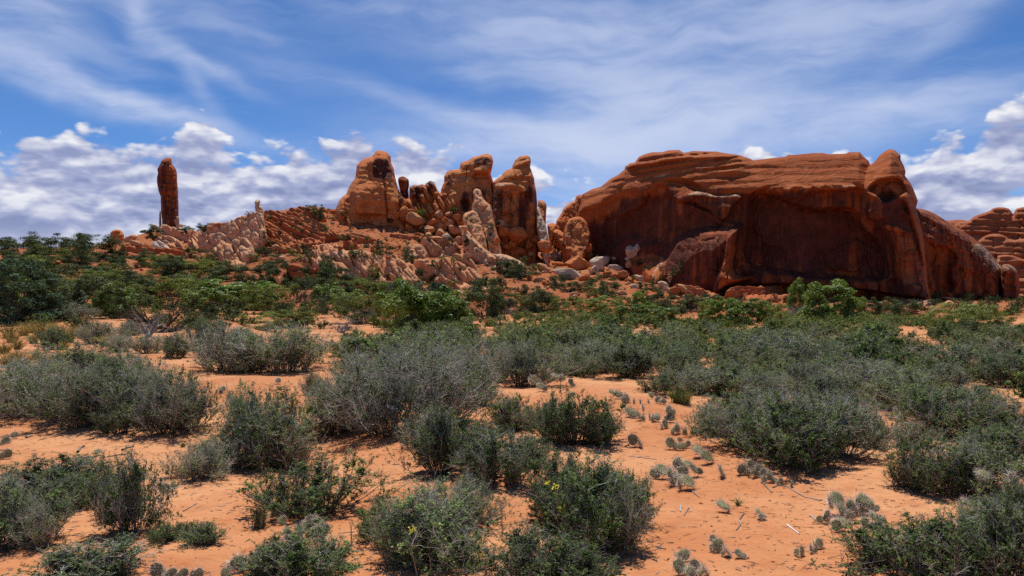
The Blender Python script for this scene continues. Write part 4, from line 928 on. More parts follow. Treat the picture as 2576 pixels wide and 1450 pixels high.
bl(Z3, [(345, 1062, 265, 95, 14, 'W', 'largest whitish flat boulder on the talus below the mesa'), (402, 978, 195, 120, 5, 'O', 'big orange boulder right behind the whitish flat boulder'), (375, 1012, 110, 48, -15, 'O'), (268, 982, 92, 42, 0, 'O'), (240, 926, 112, 76, 32, 'W'), (565, 985, 130, 135, 30, 'W', 'jagged whitish boulder below the left end of the mesa'), (620, 960, 90, 80, 40, 'W'), (530, 1030, 70, 70, 20, 'W'), (715, 1012, 135, 54, 12, 'W', 'flat pale boulder at the foot of the mesa hollow'), (770, 1056, 95, 58, 5, 'O'),
        (825, 884, 92, 96, 0, 'W', 'whitish balanced boulder perched against the mesa wall'), (866, 856, 64, 56, 0, 'W'), (805, 985, 72, 66, 0, 'P'), (800, 940, 60, 50, 0, 'W'), (555, 1182, 105, 48, 6, 'P'), (150, 1012, 115, 58, 24, 'P'), (125, 1102, 105, 46, 0, 'P'), (235, 1140, 95, 50, 8, 'P'), (500, 905, 64, 92, 5, 'O'), (488, 845, 66, 80, 0, 'O'), (1216, 1170, 90, 60, 25, 'P', 'tan boulder resting on the red ledge under the buttress'),
        (1070, 1150, 100, 62, 32, 'W'), (1100, 1175, 70, 40, 20, 'W'), (885, 1095, 100, 50, 32, 'W'), (850, 1152, 74, 40, 0, 'W'), (745, 1202, 100, 34, 0, 'P'), (930, 1272, 90, 34, 0, 'P'), (60, 1010, 70, 36, 10, 'W'), (90, 1050, 70, 30, 0, 'P'), (460, 1090, 80, 50, 0, 'O'), (520, 1100, 60, 44, 0, 'O'), (650, 1130, 50, 30, 0, 'P'),
        (560, 930, 44, 44, 0, 'W'), (690, 935, 40, 26, 0, 'P'), (640, 930, 44, 30, 0, 'P'), (1300, 1290, 90, 34, 0, 'P'), (1240, 1310, 70, 28, 0, 'P'), (1330, 1340, 80, 30, 0, 'P'), (1470, 1230, 66, 44, 0, 'P'), (1240, 1230, 70, 40, 0, 'P'), (1170, 1240, 60, 30, 10, 'P'), (1860, 1285, 90, 30, 0, 'P'), (1400, 1415, 110, 44, 0, 'P'), (1310, 1425, 100, 36, 0, 'P'), (1440, 1400, 70, 30, 0, 'P')])
bl(Z4, [(1545, 1246, 155, 26, 6, 'P', 'flat tan slab lying below the sloping fin'), (1542, 1292, 110, 56, 4, 'P'), (1622, 1286, 84, 44, 12, 'P'), (1452, 1342, 100, 40, -4, 'P'), (1335, 1322, 80, 40, 0, 'R'), (1395, 1292, 70, 34, -10, 'W'), (1300, 1290, 70, 30, -20, 'W'), (1362, 1362, 80, 40, 0, 'R'), (1282, 1352, 60, 40, 0, 'R'), (1058, 1292, 70, 62, 10, 'O', 'orange boulder between shrubs below the prow of the mesa'),
        (1240, 1300, 60, 34, 0, 'P'), (1200, 1330, 50, 40, 0, 'O'), (1490, 1320, 50, 40, 0, 'R'), (1290, 1390, 70, 36, 0, 'R'), (1400, 1330, 50, 30, 0, 'W'), (120, 1285, 80, 26, 0, 'P'), (1710, 1330, 70, 40, 0, 'P'), (1890, 1330, 60, 30, 0, 'P'), (2100, 1240, 40, 70, 0, 'P'), (1130, 1245, 80, 26, 4, 'P'), (1260, 1262, 90, 24, 4, 'P'), (1390, 1268, 80, 26, 6, 'W')])
bl(Z1, [(950, 735, 98, 74, -5, 'P', 'pale rounded boulder left of the lone spire'), (990, 768, 120, 44, 14, 'P'), (1128, 652, 64, 46, 0, 'W'), (1315, 640, 40, 30, 0, 'W'), (1320, 690, 60, 40, 15, 'P'), (1390, 690, 60, 60, 0, 'P'), (1580, 632, 60, 36, 0, 'O'), (1525, 655, 50, 34, 0, 'P'), (810, 760, 90, 30, 0, 'P'), (355, 895, 80, 22, 4, 'W'), (500, 935, 90, 18, 8, 'W'), (960, 980, 150, 20, 14, 'W'), (1220, 985, 80, 24, 0, 'W'), (1260, 1052, 80, 18, 8, 'W'), (1420, 1040, 80, 18, 4, 'W'), (330, 900, 100, 24, 0, 'O'), (250, 860, 60, 30, 0, 'P')])
# talus scattered over the lower slopes
_tal = [(1240, 1420, 640, 760, 34, 'OPR'), (1420, 1700, 690, 775, 44, 'OPPW'), (1700, 2000, 730, 780, 24, 'OPR'), (690, 1230, 560, 700, 26, 'RRO'), (300, 700, 640, 720, 16, 'RPO'), (2200, 2400, 750, 790, 26, 'OPWR'), (1100, 1230, 690, 740, 8, 'PO')]
for (xa, xb, ya, yb, n_, ms_) in _tal:
    for _ in range(n_):
        px, py = _rk.uniform(xa, xb), _rk.uniform(ya, yb)
        s_ = 5.5 * math.exp(abs(_rk.gauss(0, .55)))
        boulder(px, py, s_ * _rk.uniform(1, 1.7), s_ * _rk.uniform(.6, 1), _rk.uniform(-15, 30), _rk.choice(ms_))

# small stones: nobody could count them
rng = np.random.default_rng(77)
bm = bmesh.new(); bmesh.ops.create_icosphere(bm, subdivisions=2, radius=1.0)
bm.verts.ensure_lookup_table()
_sv = np.array([v.co[:] for v in bm.verts]); _sf = np.array([[v.index for v in f.verts] for f in bm.faces]); bm.free()
def stones(name, px, py, size_px, mat, seed, depth=None):
    r = np.random.default_rng(seed)
    D = hit_depth(px, py) if depth is None else depth
    c = at(px, py, D)
    n_ = len(D)
    s = size_px * D / F
    sc = s[:, None] * np.stack([r.uniform(.6, 1.4, n_), r.uniform(.6, 1.3, n_), r.uniform(.35, .8, n_)], 1)
    jit = 1 + .30 * r.normal(size=(n_, len(_sv), 1)).clip(-1, 1)
    V = c[:, None] + _sv[None] * jit * sc[:, None]
    Fc = _sf[None] + (np.arange(n_) * len(_sv))[:, None, None]
    return link(name, mesh_of(name, V, Fc.reshape(-1, 3), mat, {'pale': np.repeat(r.uniform(0, .7, n_), len(_sv)), 'varnish': np.full(n_ * len(_sv), .1)}, smooth=False))
_px = np.concatenate([rng.uniform(1230, 1720, 2200), rng.uniform(640, 1300, 1300), rng.uniform(1700, 2420, 1100), rng.uniform(150, 640, 500)])
_py = np.concatenate([rng.uniform(600, 782, 2200), rng.uniform(545, 740, 1300), rng.uniform(730, 792, 1100), rng.uniform(620, 770, 500)])
o = stones('rubble', _px, _py, .9 * np.exp(np.abs(rng.normal(0, .55, len(_px)))), ORANGE, 3)
tag(o, 'small broken red and tan stones strewn over the slopes', 'rubble', kind='stuff')
_px = np.concatenate([rng.uniform(560, 1340, 2600), rng.uniform(300, 700, 700)]); _py = np.concatenate([rng.uniform(570, 740, 2600), rng.uniform(590, 720, 700)])
o = stones('rubble', _px, _py, 1.15 * np.exp(np.abs(rng.normal(0, .6, len(_px)))), PALE, 13)
tag(o, 'broken tan blocks strewn between the outcrops of the ridge', 'rubble', kind='stuff')
_Y = np.exp(rng.uniform(math.log(4), math.log(20), 900)); _X = rng.uniform(-.75, .75, 900) * _Y
o = stones('gravel', _X / _Y * F + CX, HY + (CAMZ - ground_z(_X, _Y)) / _Y * F, rng.uniform(.003, .006, 900) * np.exp(np.abs(rng.normal(0, .5, 900))) * F / _Y, PALE, 4, _Y)
tag(o, 'tiny pale stones lying on the near orange sand', 'gravel', kind='stuff')
_Y = np.exp(rng.uniform(math.log(4), math.log(18), 1100)); _X = rng.uniform(-.75, .75, 1100) * _Y
o = stones('gravel', _X / _Y * F + CX, HY + (CAMZ - ground_z(_X, _Y)) / _Y * F, rng.uniform(.003, .006, 1100) * np.exp(np.abs(rng.normal(0, .5, 1100))) * F / _Y, DARKRED, 14, _Y)
tag(o, 'small dark red clods scattered on the near orange sand', 'gravel', kind='stuff')

# ---------------------------------------------------------------- plants: materials
def plant_mat(name, cols, rough=.75, trans=0.0, spec=.25):
    m_, t = new_mat(name)
    r = t.attr('rnd')
    rp = t.n('ShaderNodeValToRGB'); t.put(rp.inputs[0], r)
    e = rp.color_ramp.elements
    e[0].position = 0; e[0].color = (*cols[0], 1); e[1].position = 1; e[1].color = (*cols[-1], 1)
    for k, c in enumerate(cols[1:-1]):
        q = e.new((k + 1) / (len(cols) - 1)); q.color = (*c, 1)
    oi = t.n('ShaderNodeObjectInfo')
    v = t.m('ADD', .72, t.mul(oi.outputs['Random'], .56))
    colr = t.mix(1.0, rp.outputs[0], t.cxyz(v, v, v), 'MULTIPLY')
    b = t.n('ShaderNodeBsdfPrincipled'); o = t.n('ShaderNodeOutputMaterial')
    t.put(b.inputs['Base Color'], colr); b.inputs['Roughness'].default_value = rough; b.inputs['Specular IOR Level'].default_value = spec
    sh = b.outputs[0]
    if trans > 0:
        tr = t.n('ShaderNodeBsdfTranslucent'); t.put(tr.inputs[0], t.mix(1.0, colr, (1.3, 1.5, .7, 1), 'MULTIPLY'))
        mx = t.n('ShaderNodeMixShader'); mx.inputs[0].default_value = trans
        t.put(mx.inputs[1], sh); t.put(mx.inputs[2], tr.outputs[0]); sh = mx.outputs[0]
    t.put(o.inputs[0], sh)
    return m_
TWIG = plant_mat('grey_twigs', [(.07, .053, .038), (.22, .19, .15), (.44, .40, .335), (.66, .62, .54)], .8)
TWIGD = plant_mat('dark_twigs', [(.045, .032, .025), (.12, .093, .074), (.26, .225, .19), (.46, .42, .37)], .85)
LEAFG = plant_mat('grey_green_leaves', [(.036, .068, .012), (.086, .134, .028), (.170, .222, .058), (.34, .39, .150)], .7, .22)
LEAFD = plant_mat('dark_green_leaves', [(.026, .060, .007), (.060, .112, .014), (.118, .184, .028), (.25, .32, .075)], .65, .22)
LEAFY = plant_mat('yellow_green_leaves', [(.16, .19, .045), (.24, .27, .07), (.34, .36, .11), (.48, .48, .22)], .7, .15)
LEAFO = plant_mat('oak_leaves', [(.068, .118, .014), (.115, .180, .022), (.175, .245, .034), (.29, .33, .080)], .5, .28, .4)
LEAFJ = plant_mat('juniper_leaves', [(.036, .055, .018), (.056, .082, .025), (.086, .114, .034), (.128, .150, .052)], .75, .14)
LEAFL = plant_mat('olive_leaves', [(.085, .108, .018), (.135, .162, .026), (.200, .225, .040), (.29, .295, .075)], .7, .22)
GRASSY = plant_mat('yellow_grass', [(.20, .155, .035), (.33, .26, .06), (.46, .37, .10), (.58, .48, .19)], .8, .15)
BARK = plant_mat('juniper_bark', [(.05, .036, .028), (.085, .064, .05), (.13, .105, .085), (.19, .16, .135)], .9)
DEADW = plant_mat('dead_grey_wood', [(.13, .115, .10), (.22, .20, .18), (.32, .295, .27), (.42, .39, .36)], .85)
DARKW = plant_mat('dark_dead_wood', [(.022, .017, .015), (.038, .030, .026), (.06, .048, .042), (.11, .092, .082)], .9)
PADM = plant_mat('cactus_skin', [(.17, .18, .065), (.23, .23, .085), (.29, .27, .115), (.34, .29, .15)], .6, 0, .3)
SPINE = plant_mat('cactus_spines', [(.52, .38, .31), (.66, .54, .45), (.76, .67, .57), (.84, .78, .70)], .6)
PETAL = plant_mat('yellow_petals', [(.62, .48, .03), (.70, .55, .04), (.74, .60, .06), (.78, .66, .10)], .6, .2)
WHITEW = plant_mat('bleached_wood', [(.52, .46, .40), (.60, .54, .48), (.66, .60, .55), (.70, .66, .60)], .8)
STALK = plant_mat('dry_stalks', [(.36, .28, .20), (.46, .37, .27), (.55, .46, .35), (.62, .54, .43)], .8)

# ---------------------------------------------------------------- plants: geometry
def norm(v): return v / (np.linalg.norm(v, axis=-1, keepdims=True) + 1e-9)
def tubes(P0, P1, R0, R1, rnd, k=3):
    d_ = norm(P1 - P0)
    ref = np.where(np.abs(d_[:, 2:3]) < .9, np.array([[0, 0, 1.]]), np.array([[1., 0, 0]]))
    a = norm(np.cross(d_, ref)); b = np.cross(d_, a)
    an = np.arange(k) * 2 * math.pi / k
    ring = a[:, None] * np.cos(an)[None, :, None] + b[:, None] * np.sin(an)[None, :, None]
    V = np.concatenate([P0[:, None] + ring * R0[:, None, None], P1[:, None] + ring * R1[:, None, None]], 1)
    n_ = len(P0)
    i = np.arange(k); j = (i + 1) % k
    q = np.stack([i, j, j + k, i + k], -1)[None] + (np.arange(n_) * 2 * k)[:, None, None]
    return V.reshape(-1, 3), q.reshape(-1, 4), np.repeat(rnd, 2 * k)
def cat_(*g):
    V, Q, R, o = [], [], [], 0
    for v, q, r in g:
        if len(v) == 0: continue
        V.append(v); Q.append(q + o); R.append(r); o += len(v)
    return np.concatenate(V), np.concatenate(Q), np.concatenate(R)
def leaves(c, L, Wd, rng, rnd, up=0.0, along=None, spread=1.0, face=None):
    """little diamond leaves at c"""
    n_ = len(c)
    a = rng.normal(size=(n_, 3)) * spread
    if along is not None: a = a + along * 1.2
    a[:, 2] += up
    a = norm(a)
    b = norm(np.cross(a, rng.normal(size=(n_, 3))))
    if face is not None:                              # turn the blades to face outwards and up
        nn = norm(face + rng.normal(size=(n_, 3)) * .55)
        a = norm(np.cross(nn, rng.normal(size=(n_, 3)))); b = np.cross(nn, a)
    L = np.broadcast_to(L, (n_,))[:, None]; Wd = np.broadcast_to(Wd, (n_,))[:, None]
    fold = np.cross(a, b) * Wd * .25
    V = np.stack([c - a * L * .5, c + b * Wd * .5 + fold, c + a * L * .5, c - b * Wd * .5 + fold], 1)
    q = np.arange(4 * n_).reshape(-1, 4)
    return V.reshape(-1, 3), q, np.repeat(rnd, 4)
def shrub(seed, H, W_, ns, nb, nt, nl, leaf=(.014, .006), r0=.010, spread=1.0, tipgrey=1.0, bare=.15, asym=.25):
    """woody desert shrub: curved stems from the ground, branches, twigs, tiny leaves"""
    rng = np.random.default_rng(seed)
    az_ = rng.uniform(0, 2 * math.pi, ns); rho = np.sqrt(rng.uniform(0, 1, ns)) * spread
    lobe = 1 + asym * np.sin(az_ * 2 + seed) + asym * .6 * np.sin(az_ * 3 + seed * 2)
    u = rng.uniform(.72, 1.06, ns)
    tip = np.stack([W_ / 2 * rho * lobe * np.cos(az_), W_ / 2 * rho * lobe * np.sin(az_), H * np.sqrt(np.clip(1 - .82 * rho ** 2, .05, 1)) * u], 1)
    base = np.stack([.13 * W_ * rho * np.cos(az_), .13 * W_ * rho * np.sin(az_), np.full(ns, -.03)], 1) + rng.normal(0, .03 * W_, (ns, 3)) * [1, 1, 0]
    mid = (base + tip) / 2 + np.stack([np.cos(az_), np.sin(az_), np.zeros(ns)], 1) * (W_ * .07 * rho)[:, None] - np.array([0, 0, .05 * H]) * rho[:, None] + rng.normal(0, .05 * H, (ns, 3))
    def bez(i, t):
        t = t[:, None]
        return base[i] * (1 - t) ** 2 + 2 * mid[i] * t * (1 - t) + tip[i] * t ** 2
    def btan(i, t):
        t = t[:, None]
        return norm(2 * (1 - t) * (mid[i] - base[i]) + 2 * t * (tip[i] - mid[i]))
    m = 5
    S = []
    ii = np.repeat(np.arange(ns), m); tt = np.tile(np.arange(m) / m, ns)
    wig = rng.normal(0, .012 * H, (ns, m + 1, 3)); wig[:, 0] = 0
    kk = np.tile(np.arange(m), ns)
    p0 = bez(ii, tt) + wig[ii, kk]; p1 = bez(ii, tt + 1 / m) + wig[ii, kk + 1]
    rs = rng.uniform(.7, 1.3, ns)[ii] * r0
    S.append(tubes(p0, p1, rs * (1 - .75 * tt), rs * (1 - .75 * (tt + 1 / m)), np.clip(.15 + .5 * tt * tipgrey + rng.normal(0, .12, ns)[ii], 0, 1)))
    bi = rng.integers(0, ns, nb); bt = rng.uniform(.14, 1, nb) ** .85
    bp = bez(bi, bt)
    bd = norm(btan(bi, bt) * .7 + rng.normal(0, .55, (nb, 3)) + np.array([0, 0, .35]))
    bl_ = rng.uniform(.12, .32, nb) * H
    be = bp + bd * bl_[:, None]
    bm_ = (bp + be) / 2 + rng.normal(0, .02 * H, (nb, 3))
    br = r0 * .45 * rng.uniform(.6, 1.2, nb)
    brn = np.clip(.30 + .45 * bt * tipgrey + rng.normal(0, .15, nb), 0, 1)
    S.append(tubes(bp, bm_, br, br * .75, brn)); S.append(tubes(bm_, be, br * .75, br * .4, brn))
    ti = rng.integers(0, nb, nt); tq = rng.uniform(.15, 1, nt)
    tp = np.where((tq < .5)[:, None], bp[ti] + (bm_[ti] - bp[ti]) * (tq * 2)[:, None], bm_[ti] + (be[ti] - bm_[ti]) * (tq * 2 - 1)[:, None])
    td = norm(bd[ti] * .6 + rng.normal(0, .6, (nt, 3)) + np.array([0, 0, .25]))
    tl = rng.uniform(.05, .17, nt) * H * np.where(rng.uniform(0, 1, nt) < .12, 1.6, 1)
    te = tp + td * tl[:, None]
    tr = r0 * .26 * rng.uniform(.6, 1.2, nt)
    S.append(tubes(tp, te, tr, tr * .5, np.clip(.40 + .4 * bt[bi[ti] % nb] * tipgrey + rng.normal(0, .18, nt), 0, 1)))
    stems = cat_(*S)
    isb = rng.uniform(0, 1, nb) < bare
    wt = np.exp(rng.normal(0, .75, nb))[ti]; li = np.repeat(rng.choice(nt, nl // 4, p=wt / wt.sum()), 4)
    keep = ~isb[ti[li]]
    li = li[keep]
    ngr = len(li) // 4
    lq = np.repeat(rng.uniform(.05, .95, ngr), 4) + rng.normal(0, .05, len(li))
    c = tp[li] + td[li] * (tl[li] * lq)[:, None] + rng.normal(0, .35 * leaf[0], (len(li), 3))
    hh = np.clip(c[:, 2] / H, 0, 1)
    rn = np.clip(rng.beta(2, 2.4, len(li)) + rng.normal(0, .2, nb)[ti[li]], 0, 1)
    fol = leaves(c, leaf[0] * rng.uniform(.7, 1.4, len(li)), leaf[1] * rng.uniform(.7, 1.4, len(li)), rng, rn, .4, td[li], face=np.array([[0, 0, .75]]) + norm(c - np.array([0, 0, .3 * H])) * .5)
    return stems, fol
def tree(seed, H, W_, nclump, nleaf, leaf, trunk=.16, crown_lo=.18, clump=.17, limbs=26, twiggy=0.0, flat=1.0, lean=0.0):
    """gnarled trunk and limbs, crown of leaf clumps spread through an uneven volume"""
    rng = np.random.default_rng(seed)
    az_ = rng.uniform(0, 2 * math.pi, nclump)
    zz = rng.uniform(crown_lo, 1, nclump)
    shape = np.sqrt(np.clip(1 - ((zz - crown_lo * 1.1 - .28) / .78) ** 2, .04, 1))
    lob = 1 + .28 * np.sin(2 * az_ + seed) + .2 * np.sin(3 * az_ + 2.3 * seed) + rng.normal(0, .10, nclump)
    rr = rng.uniform(.35, 1, nclump) ** .55
    C = np.stack([W_ / 2 * rr * shape * lob * np.cos(az_) + lean * zz * H, W_ / 2 * rr * shape * lob * np.sin(az_), H * (zz * flat + (1 - flat) * .6) * (1 + .10 * np.sin(az_ * 2 + seed * 1.7))], 1)
    cr = clump * W_ * rng.uniform(.6, 1.25, nclump)
    # wood
    S = []
    fork = np.array([lean * .2 * H, 0, .22 * H])
    ks = np.arange(nclump); p_root = np.array([0, 0, -.06 * H])
    for k in ks:
        p = p_root; e_ = C[k]
        n_ = 6
        pts = [p]
        for j in range(1, n_ + 1):
            t_ = j / n_
            q = p * (1 - t_) ** 2 + 2 * t_ * (1 - t_) * (fork + rng.normal(0, .02 * W_, 3) + .25 * (e_ - fork) * [1, 1, .2]) + e_ * t_ ** 2 + rng.normal(0, .018 * W_, 3) * (t_ < 1)
            pts.append(q)
        pts = np.array(pts); ra = trunk * .32 * H * .16 * np.linspace(1, .12, n_ + 1) * rng.uniform(.3, 1.0)
        S.append(tubes(pts[:-1], pts[1:], ra[:-1], ra[1:], np.clip(rng.normal(.45, .2, n_), 0, 1), 5))
    nt = nclump * 5
    ci = rng.integers(0, nclump, nt)
    d_ = norm(rng.normal(size=(nt, 3)))
    S.append(tubes(C[ci], C[ci] + d_ * (cr[ci] * rng.uniform(.5, 1.2 + twiggy, nt))[:, None], np.full(nt, .012 * H * .22), np.full(nt, .004 * H * .22), np.clip(rng.normal(.5, .2, nt), 0, 1)))
    wood = cat_(*S)
    n_ = nclump * nleaf
    ci = np.repeat(np.arange(nclump), nleaf)
    d_ = norm(rng.normal(size=(n_, 3)) + np.array([0, 0, .25]))
    rad_ = rng.uniform(0, 1, n_) ** .45
    sc = np.stack([rng.uniform(.8, 1.3, nclump), rng.uniform(.8, 1.3, nclump), rng.uniform(.55, .95, nclump)], 1)
    c = C[ci] + d_ * sc[ci] * (cr[ci] * rad_)[:, None]
    rn = np.clip(rng.beta(2, 2, n_) * .6 + .4 * rng.uniform(0, 1, nclump)[ci], 0, 1)
    fol = leaves(c, leaf * rng.uniform(.7, 1.4, n_), leaf * .62 * rng.uniform(.7, 1.4, n_), rng, rn, .2, d_, face=d_ * .8 + np.array([[0, 0, .45]]))
    return wood, fol
def dead(seed, H, W_, n0=7, depth=4, mat=None, r0=.06, up=.5, gn=.35):
    """bare branching wood"""
    rng = np.random.default_rng(seed)
    S = []
    def grow(p, d_, L, r, lev):
        n_ = 4
        for j in range(n_):
            d_ = norm(d_ + rng.normal(0, gn, 3) * .55 + np.array([0, 0, .03 if lev else .06]))
            q = p + d_ * L / n_
            S.append((p, q, r * (1 - .13 * j), r * (1 - .13 * (j + 1)), rng.uniform(.1, .9)))
            p = q
            if lev < depth and (j > 0 or lev > 0):
                for _ in range(1 if rng.uniform() < .75 else 2):
                    if rng.uniform() < .85:
                        grow(p, norm(d_ + rng.normal(0, .75, 3)), L * rng.uniform(.45, .75), r * (1 - .13 * j) * .55, lev + 1)
    for k in range(n0):
        a = rng.uniform(0, 2 * math.pi)
        d_ = norm(np.array([math.cos(a) * W_ / H * .6, math.sin(a) * W_ / H * .6, up * rng.uniform(.5, 1.5)]))
        grow(np.array([0, 0, -.05]), d_, .62 * math.hypot(H, W_ / 2) * rng.uniform(.6, 1), r0 * rng.uniform(.6, 1.2), 0)
    a = [np.array(x) for x in zip(*S)]
    return tubes(a[0], a[1], a[2], a[3], a[4], 4)

def part(name, geo, mat, parent):
    V, Q, R = geo
    return link(name, mesh_of(name, V, Q, mat, {'rnd': R}), parent)
def empty(name, loc=(0, 0, 0)):
    o = bpy.data.objects.new(name, None); COL.objects.link(o); o.location = loc; o.empty_display_size = .2
    return o
def copy_tree(o):
    c = o.copy(); COL.objects.link(c)
    for ch in o.children:
        k = ch.copy(); COL.objects.link(k); k.parent = c
        for g in ch.children:
            l = g.copy(); COL.objects.link(l); l.parent = k
    return c
class Kind:
    """one plant of a kind: built once, the first placing uses it, later placings copy it and its parts"""
    def __init__(s, name, parts, H, W_):
        s.name, s.H, s.W, s.used = name, H, W_, False
        s.parts = [(n_, mesh_of(n_, g[0], g[1], m_, {'rnd': g[2]})) for n_, g, m_ in parts]
        s.root = None
    def place(s, loc, sx, sz, rot):
        if s.root is None:
            s.root = empty(s.name)
            for n_, me in s.parts: link(n_, me, s.root)
            o = s.root
        else: o = copy_tree(s.root)
        o.location = loc; o.scale = (sx, sx, sz); o.rotation_euler = (0, 0, rot)
        return o
_pk = random.Random(11)
# near shrubs, life size: grey twiggy, mixed, dark leafy
NEAR = {
    'G': [Kind('blackbrush', [('stems', a, TWIG), ('foliage', b, LEAFG)], .7, 1.0) for a, b in [shrub(301 + k, .7, 1.0, 70, 800, 3800, 14000, (.022, .010), .006, 1, 1.15, .22, .35) for k in range(4)]],
    'M': [Kind('blackbrush', [('stems', a, TWIG), ('foliage', b, LEAFG)], .7, 1.0) for a, b in [shrub(311 + k, .7, 1.0, 58, 800, 3800, 17000, (.024, .011), .006, 1, 1.0, .10, .38) for k in range(4)]],
    'D': [Kind('blackbrush', [('stems', a, TWIG), ('foliage', b, LEAFD)], .7, 1.0) for a, b in [shrub(321 + k, .7, 1.0, 46, 700, 3600, 20000, (.025, .012), .007, 1, .9, .07, .38) for k in range(5)]],
    'S': [Kind('blackbrush', [('stems', a, TWIGD), ('foliage', b, LEAFD)], .7, 1.0) for a, b in [shrub(331 + k, .7, 1.0, 34, 330, 1700, 10000, (.025, .012), .008, 1, .8, .08, .5) for k in range(4)]],
    'Y': [Kind('rabbitbrush', [('stems', a, TWIG), ('foliage', b, LEAFY)], .7, 1.0) for a, b in [shrub(341, .7, 1.0, 70, 700, 4000, 12000, (.018, .008), .006, .85, 1, .05)]],
}
MID = {
    'G': [Kind('sagebrush', [('stems', a, TWIG), ('foliage', b, LEAFG)], .7, 1.0) for a, b in [shrub(351 + k, .7, 1.0, 36, 300, 1100, 5200, (.038, .016), .006, 1, 1.15, .2, .35) for k in range(4)]],
    'M': [Kind('sagebrush', [('stems', a, TWIG), ('foliage', b, LEAFG)], .7, 1.0) for a, b in [shrub(361 + k, .7, 1.0, 32, 280, 1000, 7600, (.042, .018), .006, 1, 1.0, .1, .35) for k in range(4)]],
    'D': [Kind('sagebrush', [('stems', a, TWIGD), ('foliage', b, LEAFD)], .7, 1.0) for a, b in [shrub(371 + k, .7, 1.0, 28, 250, 900, 7600, (.044, .020), .006, 1, 1.0, .05, .35) for k in range(3)]],
    'Y': [Kind('rabbitbrush', [('stems', a, TWIG), ('foliage', b, LEAFY)], .7, 1.0) for a, b in [shrub(381, .7, 1.0, 30, 220, 800, 4200, (.034, .014), .007, .85, 1.0, .05)]],
}
def gpos(px, py):
    dpt = surf_depth(px, py)
    p = at(px, py, dpt)
    return p, dpt
def put_shrub(kind, px, py, w_, h_, label=None, near=True):
    """w_ x h_ in picture units, py where it meets the sand"""
    w_ *= 1.09 if px < 1700 else 1.0; h_ *= 1.06
    py0 = py - .06 * w_
    (p, dpt) = gpos(px, py0)
    k = dpt / F
    K = _pk.choice((NEAR if near else MID)[kind])
    # the bush is seen from above: its picture height is its height plus part of its depth
    tilt = (py0 - HY) / F
    Wm = w_ * k
    Hm = max(h_ * k - .42 * Wm * tilt, .35 * h_ * k)
    p = np.array(p); p[1] += .10 * Wm; p[0] *= p[1] / dpt
    p[2] = float(ground_z(p[0], p[1])) - .02
    o = K.place(p, Wm / K.W, Hm / K.H, _pk.uniform(0, 6.28))
    cat = 'shrub'
    gname = 'desert shrubs on the near sand'
    desc = {'G': 'grey twiggy shrub', 'M': 'grey green shrub', 'D': 'dark green leafy shrub', 'S': 'sparse dark twigged shrub', 'Y': 'yellow green shrub'}[kind]
    if label: tag(o, label, cat, gname)
    else: later(o, desc, cat, px, py - h_ / 2, w_, gname)
    SHRUBS.append((px, py - .4 * h_, w_, h_, float(p[0]), float(p[1]), Wm))
    return o
SHRUBS = []
